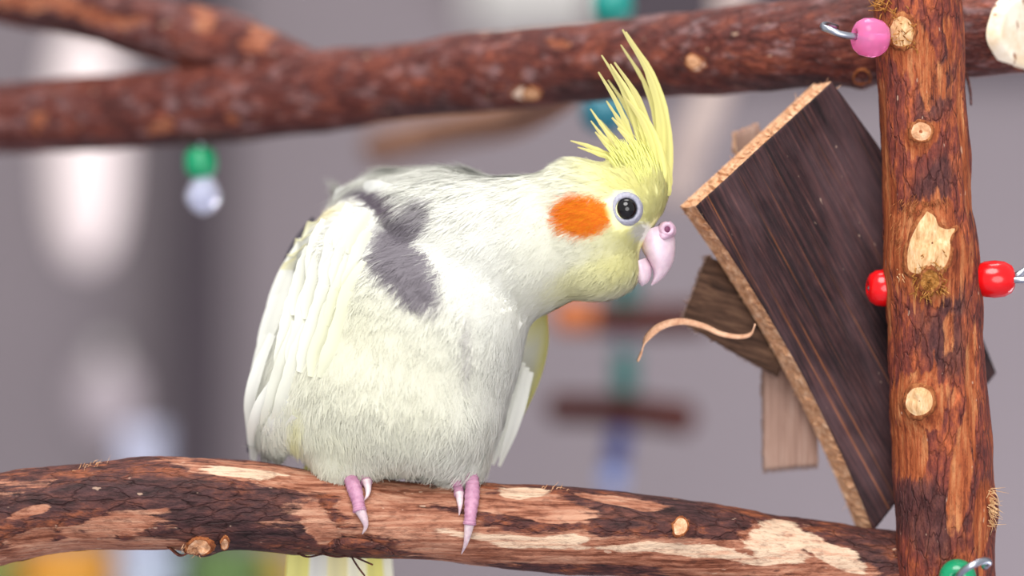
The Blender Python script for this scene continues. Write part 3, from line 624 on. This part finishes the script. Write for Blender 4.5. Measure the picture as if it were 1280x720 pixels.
toes = [toe([(432, 578), (436, 592), (442, 612), (448, 630), (450, 640)], .0019, .0016, [(455, 648, .0014), (457, 657, .0012), (453, 667, .0005)]),
        toe([(446, 580), (452, 592), (457, 602), (458, 608)], .0017, .0013, [(460, 613, .0012), (459, 620, .0010), (455, 626, .0005)]),
        toe([(566, 586), (570, 598), (573, 612), (574, 622)], .0016, .0012, [(575, 630, .0012), (575, 637, .0008), (574, 644, .0004)]),
        toe([(584, 584), (590, 600), (590, 622), (588, 645), (587, 655)], .0020, .0015, [(585, 666, .0014), (582, 678, .0012), (577, 691, .0006)])]
tv = []; tf = []; ti = []; off = nvb
for (v, f, v2, f2) in toes:
    for (a, b2, mi) in ((v, f, 1), (v2, f2, 2)): tv.append(a); tf.append(b2 + off); ti.append(np.full(len(b2), mi)); off += len(a)
for (x, y) in ((436, 575), (580, 580)):       # shanks running up into the feathers
    v, f = tube_np([P(x, y + 16, -.003), P(x, y, -.001), P(x + 2, y - 40, .004)], [.0022, .002, .003], 12, 14); tv.append(v); tf.append(f + off); ti.append(np.full(len(f), 1)); off += len(v)
# merge toes with the body
polys = [tuple(p.vertices) for p in bme.polygons]
full = bpy.data.meshes.new('body'); full.from_pydata(np.vstack([bco] + tv).tolist(), [], polys + [tuple(int(i) for i in q) for q in np.vstack(tf)])
full.polygons.foreach_set('material_index', np.r_[np.zeros(len(polys)), np.concatenate(ti)].astype(np.int32)); full.polygons.foreach_set('use_smooth', np.ones(len(full.polygons), dtype=bool))
cattr(full, np.vstack([colour(bco, bn[:, 1]) * .95, np.full((off - nvb, 3), .6)])); full.update()
M['hide'] = plume_mat('body_feathering', 0.0); body = link('body', full, M['hide'], bird); full.materials.append(M['toe']); full.materials.append(M['claw'])

# plumage: thousands of soft barbs grouped as small contour feathers
FLOW = [ # px, py, dx, dy, length mm, lift
    (835, 235, -.15, -1, 2.6, .03), (805, 205, -.55, -.85, 3.5, .10), (770, 200, -.8, -.5, 4, .10), (720, 205, -1, .05, 5, .12), (660, 215, -1, .25, 6, .16), (815, 270, -.5, -.5, 2.2, .03), (780, 300, -.7, .6, 2.6, .05), (800, 335, -.5, .8, 2.6, .06),
    (740, 350, -.8, .6, 4, .10), (700, 270, -1, .45, 5, .08), (745, 255, -1, .3, 3.5, .06), (690, 340, -.8, .65, 5, .10), (640, 300, -.85, .5, 6, .10), (690, 385, -.8, .5, 4, .14), (620, 380, -.6, .8, 6, .10), (580, 260, -.95, .35, 7, .10), (540, 225, -1, .15, 9, .10), (450, 235, -1, .2, 8, .10), (500, 300, -.7, .7, 6, .10), (510, 360, -.5, .85, 5, .10),
    (560, 400, -.3, .95, 6, .10), (480, 420, -.15, 1, 7, .10), (560, 470, -.1, 1, 8, .12), (480, 520, -.05, 1, 8, .13), (620, 470, -.12, 1, 8, .12), (600, 570, -.2, 1, 7, .16), (560, 580, -.05, 1, 8, .16), (440, 580, -.1, 1, 7, .16), (390, 570, -.2, 1, 6, .12), (430, 480, -.25, 1, 7, .10),
    (430, 280, -.8, .6, 5, .04), (390, 330, -.55, .85, 7, .03), (370, 420, -.35, 1, 8, .03), (340, 500, -.2, 1, 8, .03), (335, 560, -.1, 1, 6, .03), (415, 400, -.3, 1, 7, .04)]
FL = np.array(FLOW)
def flow_at(x, y):
    d2 = (x[:, None] - FL[None, :, 0]) ** 2 + (y[:, None] - FL[None, :, 1]) ** 2; w = 1 / (d2 + 200) ** 1.6; w /= w.sum(1)[:, None]
    d = w @ FL[:, 2:4]; d /= np.linalg.norm(d, axis=1)[:, None] + 1e-9; return d, w @ FL[:, 4] / 1000, w @ FL[:, 5]
def sample(n):
    a = bco[tri[:, 0]]; e1 = bco[tri[:, 1]] - a; e2_ = bco[tri[:, 2]] - a; ar = np.linalg.norm(np.cross(e1, e2_), axis=1)
    cen = a + (e1 + e2_) / 3; x, y = topx(cen); ar = ar * (1 + 1.6 * sstep(620, 740, x)) * np.where(bn[tri[:, 0], 1] > .5, .45, 1)
    t = rng.choice(len(tri), n, p=ar / ar.sum()); u, v = rng.random(n), rng.random(n); k = u + v > 1; u[k] = 1 - u[k]; v[k] = 1 - v[k]
    p = a[t] + u[:, None] * e1[t] + v[:, None] * e2_[t]; nn = bn[tri[t, 0]] * (1 - u - v)[:, None] + bn[tri[t, 1]] * u[:, None] + bn[tri[t, 2]] * v[:, None]
    return p, nn / np.linalg.norm(nn, axis=1)[:, None]
def plumage(nf, nb):
    p, n = sample(nf); x, y = topx(p)
    keep = (ellf(x, y, 783, 261, 24, 24, 0) > 1) & (ellf(x, y, 824, 318, 27, 46, 10) > 1)
    p, n, x, y = p[keep], n[keep], x[keep], y[keep]; m = len(p)
    d, ln, lift = flow_at(x, y); d = d + rng.normal(0, .10, d.shape)
    d3 = np.column_stack([d[:, 0], np.zeros(m), -d[:, 1]]); d3 -= n * (d3 * n).sum(1)[:, None]; d3 /= np.linalg.norm(d3, axis=1)[:, None] + 1e-9
    s3 = np.cross(n, d3); ln = ln * rng.uniform(.75, 1.2, m); lift = .7 * lift * rng.uniform(.4, 1.5, m)
    I = np.repeat(np.arange(m), nb); K = len(I); t = rng.random(K) * .65; sd = rng.choice([-1., 1.], K)
    L = ln[I]; ang = sd * (1 - t) * rng.uniform(.10, .62, K); fd = d3[I] * np.cos(ang)[:, None] + s3[I] * np.sin(ang)[:, None]
    root = p[I] + d3[I] * (t * L)[:, None] + s3[I] * rng.normal(0, .06, K)[:, None] * L[:, None] + n[I] * (t * lift[I] * L)[:, None]
    bl = L * (1 - .55 * t) * rng.uniform(.75, 1.1, K); Q = 4; ss = np.linspace(0, 1, Q)
    w0 = np.clip(L * .013, .00004, .00010) * rng.uniform(.8, 1.3, K); side_ = np.cross(n[I], fd)
    curl = rng.normal(0, .12, K); V = np.empty((K, Q, 2, 3))
    for q, s_ in enumerate(ss):
        c = root + fd * (s_ * bl)[:, None] + n[I] * (.00025 + (lift[I] * s_ * bl) - 9.0 * (s_ * bl + t * L * .7) ** 2)[:, None] + side_ * (curl * s_ * s_ * bl)[:, None]
        w = (w0 * (1.0 - .85 * s_ ** 2))[:, None]; V[:, q, 0] = c - side_ * w; V[:, q, 1] = c + side_ * w
    b = (np.arange(K) * Q * 2)[:, None]; fs = np.concatenate([np.stack([b[:, 0] + 2 * q, b[:, 0] + 2 * q + 1, b[:, 0] + 2 * q + 3, b[:, 0] + 2 * q + 2], -1) for q in range(Q - 1)])
    mid = root + fd * (bl * .35)[:, None]; cl = colour(mid + rng.normal(0, .00045, mid.shape), n[I, 1]); og = (cl[:, 2] < .2) & (cl[:, 1] < .5); cl[:, 1] = np.where(og, cl[:, 1] * rng.uniform(.6, 1.5, K), cl[:, 1]); cl = cl * rng.uniform(.97, 1.03, K)[:, None]
    return V.reshape(-1, 3), fs, np.clip(np.repeat(cl, Q * 2, axis=0), 0, .97), np.repeat(n[I], Q * 2, axis=0)
pv, pf, pc, pn = plumage(13000, 20)
pme = mesh_np('plumage', pv, pf, False); al_ = pme.attributes.new('lay', 'FLOAT_VECTOR', 'POINT'); al_.data.foreach_set('vector', pn.astype(np.float32).ravel()); cattr(pme, pc); pl = link('plumage', pme, M['down'], bird); pl['kind'] = 'stuff'

# explicit feathers: vane with a raised shaft
def vane(name, pts, widths, side_dir, col, parent, rows=14, tipcol=None, lift=.00018, notch=0.0, edgecol=None, mat_=None):
    c = smooth_path([tuple(p) for p in pts], rows); t, _, _ = frames(c); w = np.interp(np.linspace(0, 1, rows), np.linspace(0, 1, len(widths)), widths); sd = np.array(side_dir, float); V = []; C = []
    for k in range(rows):
        s_ = sd - t[k] * sd.dot(t[k]); s_ /= np.linalg.norm(s_); q = np.cross(s_, t[k]); q = q if q[1] < 0 else -q
        jit = 1 + notch * random.uniform(-1, .3)
        for j, (o_, u_) in enumerate(((-1, 0), (-.5, .6), (0, 1), (.5, .6), (1, 0))):
            V.append(c[k] + s_ * o_ * w[k] * .5 * (jit if abs(o_) == 1 else 1) + q * (u_ * lift * min(1, w[k] / .001)))
            a = np.asarray(col); f_ = k / (rows - 1)
            if tipcol is not None: a = a * (1 - f_ ** 1.5) + np.asarray(tipcol) * f_ ** 1.5
            if edgecol is not None and o_ == edgecol[0]: a = np.asarray(edgecol[1])
            if j == 2: a = a * .92
            C.append(a)
    me = mesh_np(name, np.array(V), grid_faces(rows, 5, False)); cattr(me, np.array(C)); return link(name, me, mat_ or M['plume'], parent)
# crest
CY = np.array([.86, .83, .26]); CO = np.array([.60, .55, .20])
crest = [ # tip, base, bend px, width px, Y mm
    ((778, 37), (826, 214), (20, -6), 12, -1.5), ((782, 40), (834, 226), (21, -8), 12, .5), ((752, 69), (806, 205), (10, -4), 10, -3), ((748, 90), (796, 202), (8, 0), 9, -4), ((763, 80), (812, 206), (10, -4), 9, -5), ((768, 78), (820, 210), (11, -6), 11, -3.5),
    ((758, 126), (800, 204), (6, 4), 9, -4.5), ((765, 147), (806, 206), (5, 0), 11, -6), ((738, 136), (788, 200), (2, 6), 8, -3), ((738.5, 151), (786, 200), (0, 5), 8, -5), ((744, 165), (782, 202), (0, 3), 8, -6), ((713, 176), (762, 196), (2, -2), 7, -3),
    ((780, 120), (818, 212), (10, -4), 11, -6.5), ((772, 160), (812, 214), (6, 0), 12, -8), ((792, 130), (828, 220), (9, -6), 11, -6), ((800, 150), (834, 232), (8, -6), 11, -4), ((760, 172), (800, 208), (2, 2), 10, -8), ((722, 184), (764, 199), (0, -1), 6, -5),
    ((776, 56), (824, 214), (17, -6), 9, 2.5), ((760, 100), (808, 208), (8, -3), 9, 3), ((750, 150), (792, 204), (3, 3), 8, 3)]
for (tp, ba, bd, wd, Y) in crest:
    mid1 = ((ba[0] * 2 + tp[0]) / 3 + bd[0] * .8, (ba[1] * 2 + tp[1]) / 3 + bd[1] * .8); mid2 = ((ba[0] + tp[0] * 2) / 3 + bd[0] * .8, (ba[1] + tp[1] * 2) / 3 + bd[1] * .8)
    q = random.uniform(.88, 1.05)
    vane('crest_feather', [P(ba[0] - 2, ba[1] + 12, Y / 1000 * .8), P(*ba, Y / 1000), P(*mid1, Y / 1000), P(*mid2, Y * .9 / 1000), P(*tp, Y * .7 / 1000)], [wd * U * 1.1, wd * U * 1.25, wd * U * 1.05, wd * U * .72, wd * U * .22], (1, -.25, .3), CY * q * [1.02, 1.04, 1.25], bird, 18, tipcol=CO * q * [1.12, 1.08, 1.3], notch=.22, edgecol=(1, CO * q * 1.1))
# crest base: short fluffy forehead strands
mb = MB()
for _ in range(320):
    x = random.uniform(770, 838); y = random.uniform(196, 235) if x > 800 else random.uniform(196, 215)
    h, n = hit(bb, x, y)
    if h is None: continue
    tx, ty = -.45 + .25 * (x - 770) / 70, -1; l = random.uniform(.004, .010) * (.55 + .45 * (x - 770) / 70)
    d = Vector((tx + random.gauss(0, .1), random.gauss(.05, .1), -ty)).normalized()
    p1 = h + d * l * .5 - Vector((0, .0003, 0)); p2 = h + d * l + Vector((-.0006, .0004, 0)); v, f = tube_np([h, p1, p2], [.00022, .0002, .00005], 4, 6); q = random.uniform(.9, 1.05)
    mb.add(v, f, CY * q * [1.04, 1.07, 1.35])
o = link('crest_down', mb.build('crest_down'), M['plume'], bird); o['kind'] = 'stuff'

# eyes, beak
def eye(px, py, mirror):
    h, n = hit(bb, px, py); c = Vector(h); sgn = -1
    if mirror: c = Vector((c.x, -c.y, c.z)); sgn = 1
    prof = [(-.0012, .0044), (-.0003, .0040), (.0003, .0035), (.0005, .0030), (.0003, .0027), (-.0006, .0025)]
    lathe('eye_skin', prof, (0.12, sgn, .0), c, M['ring'], bird, 40)
    bm = bmesh.new(); bmesh.ops.create_uvsphere(bm, u_segments=32, v_segments=20, radius=.0028); me = bpy.data.meshes.new('eye'); bm.to_mesh(me); bm.free()
    me.transform(Matrix.Translation(c + Vector((0, -sgn * .0009, 0)))); me.polygons.foreach_set('use_smooth', np.ones(len(me.polygons), dtype=bool)); link('eye', me, M['eye'], bird)
eye(783, 261, False); eye(783, 261, True)
def mandible(name, outer, inner, wid, m):
    o = smooth_path(np.column_stack([outer, inner, wid]), 26); seg = 24; V = []; th = np.linspace(0, 2 * np.pi, seg, endpoint=False)
    for r in o:
        a = P(r[0], r[1]); b2 = P(r[2], r[3]); c = (a + b2) / 2; e = (a - b2) / 2
        for t in th: V.append(c + e * math.cos(t) + Vector((0, 1, 0)) * math.sin(t) * r[4] / 1000 * (1 - .25 * math.cos(t)))
    return link(name, mesh_np(name, np.array([tuple(v) for v in V]), grid_faces(len(o), seg)), m, bird)
mandible('upper_beak', [(830, 280), (842, 294), (844, 308), (842, 326), (835, 340), (826, 350), (815, 357)], [(800, 290), (801, 302), (803, 314), (810, 325), (815, 335), (817, 345), (813.5, 356)], [4.6, 5.2, 5.2, 4.4, 3.2, 2.0, .3], M['beak'])
mandible('lower_beak', [(808, 322), (814, 333), (814, 344), (810, 353), (804, 357)], [(790, 328), (792, 340), (795, 350), (799, 355), (802, 358)], [4.0, 4.0, 3.4, 2.4, .6], M['beak'])
mandible('cere', [(838, 276), (844, 283), (845, 292), (840, 298)], [(812, 288), (814, 294), (818, 299), (824, 301)], [3.2, 4.6, 5.2, 4.8], M['cere'])
for sg in (-1, 1):
    lathe('nostril', [(-.0012, .0021), (-.0002, .0019), (.0004, .0014), (.0003, .0009), (-.0003, .0007), (-.0004, .00001)], (.25, sg, .1), P(833, 287, 0) + Vector((0, sg * .0046, 0)), M['cere'], bird, 24)
    lathe('nostril_hole', [(-.0003, .0009), (.00005, .0007), (.00005, .00001)], (.25, sg, .1), P(833, 287, 0) + Vector((0, sg * .0047, 0)), M['nostril'], bird, 16)

# wings, back and tail feathers
def surf(px, py, off=.0006, fallback=.012):
    h, n = hit(bb, px, py); return (h + n * off) if h else P(px, py, fallback)
WH = np.array([.86, .86, .80])
for k, (x0, y0, x1, y1, wd, dark) in enumerate([(374, 300, 332, 420, 26, 0), (358, 335, 322, 470, 26, 0), (346, 375, 316, 520, 28, 0), (340, 420, 313, 556, 26, .0), (346, 470, 316, 575, 26, 0), (356, 500, 330, 580, 24, 0), (368, 520, 345, 585, 22, 0)]):
    xm, ym = (x0 + x1) / 2 - 5, (y0 + y1) / 2
    vane('wing_feather', [surf(x0 + 6, y0, .0008), surf(xm + 3, ym, .0012), P(x1, y1, .014)], [wd * U * .6, wd * U, wd * U * .95, wd * U * .3], (.9, -.4, 0), WH, bird, 14, lift=.0003)
W0 = np.array([428., 282.]); W1 = np.array([340., 566.]); WA = (W1 - W0) / np.linalg.norm(W1 - W0); WP = np.array([-WA[1], WA[0]]); WL = np.linalg.norm(W1 - W0)
for f0, ln_, ns, wd, half in ((.44, .52, 5, 30, 30), (.26, .38, 6, 30, 44), (.12, .30, 6, 30, 45), (.0, .26, 5, 28, 38), (-.09, .20, 4, 26, 26)):
    for k in range(ns):
        sx = (k / (ns - 1) * 2 - 1) * half; pts = []
        for q in np.linspace(0, 1, 5):
            px_, py_ = W0 + WA * WL * (f0 + ln_ * q) + WP * (-sx) * (1 - .22 * q) + random.uniform(-2, 2); h_, n_ = hit(bb, px_, py_)
            if h_ is None: break
            pts.append(h_ + n_ * (.0001 + .0005 * q))
        if len(pts) == 5: vane('wing_feather', pts, [wd * U * .8, wd * U * 1.0, wd * U * 1.1, wd * U * 1.1, wd * U * 1.05, wd * U * .9, wd * U * .45], tuple(WP[0] * 1.0 if i_ == 0 else (-.25 if i_ == 1 else -WP[1]) for i_ in range(3)), WH * random.uniform(.90, .96) * ([1, 1, .95] if sx < 22 else [1, 1, .84]), bird, 14, lift=.00035, notch=.12)
for (x0, y0, x1, y1, x2, y2) in ((392, 272, 366, 310, 346, 362), (350, 350, 330, 420, 320, 480), (326, 440, 314, 500, 311, 566), (330, 450, 318, 520, 316, 574)):
    vane('flight_feather', [P(x0, y0, .022), P(x1, y1, .021), P(x2, y2, .020)], [.002, .003, .003, .0012], (.7, -.7, 0), GREY * .5, bird, 12)['label'] = 'dark grey flight feather'
for (x0, y0, x1, y1) in ((408, 264, 378, 300), (394, 280, 364, 322), (382, 298, 356, 342), (370, 318, 348, 362)):
    vane('wing_feather', [surf(x0 + 8, y0 + 6, .0004), P((x0 + x1) / 2 + 4, (y0 + y1) / 2, .012), P(x1, y1, .015)], [.003, .0055, .005, .001], (.8, -.5, .4), CREAM * .97, bird, 12, edgecol=(-1, YEL * [.95, .95, 1.7]))
for (x0, y0, x1, y1, wd) in ((600, 246, 530, 228, 34), (580, 240, 505, 219, 36), (545, 244, 470, 222, 34), (570, 262, 500, 246, 34), (515, 236, 446, 227, 34), (500, 244, 418, 244, 38)):
    pts = []; nn_ = Vector((0, -1, .4))
    for q in np.linspace(0, 1, 5):
        h_, n_ = hit(bb, x0 + (x1 - x0) * q, y0 + (y1 - y0) * q)
        if h_: pts.append(h_ + n_ * (-.0001 + .0006 * q)); nn_ = n_
        else: pts.append(P(x0 + (x1 - x0) * q, y0 + (y1 - y0) * q, pts[-1].y + .003))
    sd = (pts[-1] - pts[0]).cross(nn_).normalized()
    vane('back_feather', pts, [wd * U * .7, wd * U, wd * U * 1.1, wd * U * 1.05, wd * U * .9, wd * U * .4], tuple(sd), WH * [.88, .88, .90], bird, 16, notch=.15)
# far wing seen from its inner side
wg = [(652, 398), (682, 396), (680, 440), (668, 480), (652, 515), (630, 555), (602, 592), (594, 590), (612, 545), (628, 490), (640, 440)]
cx = smooth_path([(666, 392, 30), (664, 430, 36), (655, 470, 36), (640, 510, 32), (622, 550, 24), (598, 594, 6)], 40); V = []; C = []
for (x, y, w) in cx:
    for j in range(9):
        s_ = j / 8; V.append(P(x - w * .9 + w * 1.5 * s_, y, .013 + .010 * (1 - s_) + .004 * math.sin(s_ * 3.1))); k = max(0, s_ - .72) / .28; yy = max(k * .8, .7 * max(0, 1 - (y - 392) / 45)); C.append(WH * .95 * (1 - yy) + YEL * yy)
N = len(V); V += [v + Vector((0, .002, 0)) for v in V]; C += C; g = grid_faces(40, 9, False)
i2 = np.arange(N).reshape(40, 9); lp = np.concatenate([i2[0], i2[1:, -1], i2[-1, -2::-1], i2[-2:0:-1, 0]]); e4 = np.stack([lp, np.roll(lp, -1), np.roll(lp, -1) + N, lp + N], -1)
me = mesh_np('wing', np.array([tuple(v) for v in V]), np.vstack([g, g[:, ::-1] + N, e4])); cattr(me, np.array(C)); wing = link('wing', me, M['plume'], bird); wing['label'] = 'far wing with yellow edge, seen from inside'
for k in range(5):
    x0 = 640 + 5 * k; vane('wing_feather', [P(x0, 440 + 6 * k, .0125 - .0006 * k), P(x0 - 16, 505 + 5 * k, .0125 - .0006 * k), P(x0 - 48 + 3 * k, 575 + 2 * k, .013)], [.003, .0035, .0028, .0008], (1, 0, .3), WH * .93, wing, 12)
for k, (x, w, c) in enumerate(((376, 26, YEL * .9), (396, 28, WH * .95), (418, 30, YEL * [.92, .9, 1.5]), (440, 30, CREAM), (460, 28, YEL * .92), (474, 22, CREAM * .95))):
    vane('tail_feather', [P(420 + (x - 420) * .5, 560, .016), P(x, 660, .021 + .0006 * k), P(x + (x - 420) * .25, 860, .020 + .0006 * k), P(x + (x - 420) * .3, 960, .020 + .0006 * k)], [w * U * .8, w * U * 1.1, w * U * 1.2, w * U * .5], (1, 0, 0), c, bird, 16)

# ------------------------------------------------------------------ things far behind
lad = empty('hanging_ladder', P(780, 380, .36), 'blurred hanging toy of two dark wood rungs and teal beads behind the bird', 'bird toy')
k = (D + .36) / F
M['rung'] = wood_mat('dark_rung_wood', lin('#2e1614'), lin('#451f1a'), lin('#5c2c22'), 0, 200, (.1, 1, 1))
M['rung_end'] = plain('orange_rung_end', '#b5622e', .7, 0, .1)
tube('rung', [P(705, 396, .36), P(790, 400, .36), P(880, 398, .36)], [20 * k] * 3, M['rung'], lad, 16)
tube('rung_end', [P(698, 396, .3595), P(718, 396, .3595), P(742, 397, .3595)], [20.6 * k] * 3, M['rung_end'], lad, 16)
tube('rung', [P(690, 510, .36), P(780, 514, .36), P(862, 524, .36)], [19 * k, 20 * k, 21 * k], M['rung'], lad, 16)
tube('cord', [P(784, 330, .36), P(780, 450, .36), P(776, 560, .36), P(764, 620, .36)], [4 * k] * 4, M['blue'], lad)
for (y, r, m_) in ((352, 18, 'teal'), (374, 18, 'teal'), (452, 17, 'teal'), (480, 17, 'teal')): M['dim_teal'] = M.get('dim_teal') or plain('dim_teal_plastic', '#0d625c', .4, 0, .03); lathe('bead', bead_prof(r * k, 15 * k, .001), (0, 0, 1), P(781, y, .36), M['dim_teal'], lad, 20)
M['pale_blue'] = plain('pale_blue_plastic', '#7f8fc0', .3, 0, .03)
for (x, y, m_) in ((774, 548, 'blue'), (770, 572, 'blue'), (766, 598, 'pale_blue')): lathe('bead', bead_prof(16 * k, 14 * k, .001), (0, 0, 1), P(x, y, .36), M[m_], lad, 20)
M['tan'] = wood_mat('tan_branch', lin('#74503f'), lin('#8f6650'), lin('#a67c64'), 0, 100, (.1, 1, 1)); M['pale_br'] = wood_mat('pale_branch', lin('#a08e88'), lin('#b8a59e'), lin('#c8b8b0'), 0, 100, (1, 1, .1))
tube('side_branch', [P(470, 186, .36), P(560, 164, .31), P(640, 150, .22), P(700, 120, .12), P(740, 85, .055)], [.006, .0062, .006, .005, .004], M['tan'], stand, 14)['label'] = 'blurred tan offshoot below the middle of the rear perch'
tube('upright', [P(930, -300, .42), P(915, 20, .42), P(890, 120, .42), P(862, 190, .42), P(846, 250, .42)], [.0075, .0075, .0075, .007, .006], M['pale_br'], stand, 14)['label'] = 'blurred pale upright to the right of the crest'
def em(name, col, s_):
    m, nt, b = mat(name); b.inputs['Base Color'].default_value = (*lin(col), 1); b.inputs['Emission Color'].default_value = (*lin(col), 1); b.inputs['Emission Strength'].default_value = s_; return m
def lamp(lab, px, py, rx, ry, Y, col, s_):
    k = (D + Y) / F; t = empty('lantern', P(px, py + ry, Y), lab, 'lantern')
    pr = [(ry * k * math.sin(a), max(.0005, rx * k * math.cos(a) ** .7)) for a in np.linspace(-1.5, 1.5, 20)]; lathe('shade', pr, (0, 0, 1), P(px, py, Y), em('lantern_glow', col, s_), t)
    lathe('cap', [(0, .004), (.004, .006), (.012, .006), (.012, .0005)], (0, 0, 1), P(px, py - ry, Y), M['wall_light'], t); return t
lamp('tall pale glowing lantern blurred behind the rear branch at left', 107, 180, 46, 150, 1.25, '#e0d0cd', .32)
lamp('faint round pale lantern low at left above the perch', 132, 500, 38, 45, 1.25, '#a79a9e', .10)
def cup(lab, px, py, w, h, Y, m, cat='cup', name='cup'):
    k = (D + Y) / F; t = empty(name, P(px, py + h / 2, Y), lab, cat); r = w / 2 * k; H = h * k
    lathe('body', [(-H / 2, .001), (-H / 2, r * .85), (-H / 2 + .004, r * .92), (H / 2, r), (H / 2 + .002, r * 1.02), (H / 2, r * .95), (-H / 2 + .006, r * .85), (-H / 2 + .006, .001)], (0, 0, 1), P(px, py, Y), m, t); return t
shelf_z = P(0, 860, .6).z
cup('blurred orange tub under the left end of the perch', 85, 775, 120, 170, .6, plain('orange_plastic', '#c98a2c', .5))
cup('blurred olive tub at the lower left corner', -10, 775, 70, 170, .62, plain('olive_plastic', '#7c8440', .5))
cup('blurred pale blue tub under the perch', 185, 775, 84, 170, .6, plain('ice_blue_plastic', '#a9b2c6', .5))
cup('blurred green tub under the perch beside the tail', 282, 775, 100, 170, .6, plain('leaf_green_plastic', '#56703a', .5))
cup('blurred ochre tub just left of the tail feathers', 350, 775, 40, 170, .62, plain('ochre_plastic', '#b0923a', .5))
cup('blurred pale lavender jar above the perch at left', 178, 700, 62, 320, .62, plain('lavender_plastic', '#b4b6cc', .5), 'jar', 'jar')
sh = box('shelf', -.35, .2, .5, .75, shelf_z - .02, shelf_z, M['wall_light'], None, .002); tag(sh, 'low shelf holding the coloured tubs behind the perch', 'shelf')
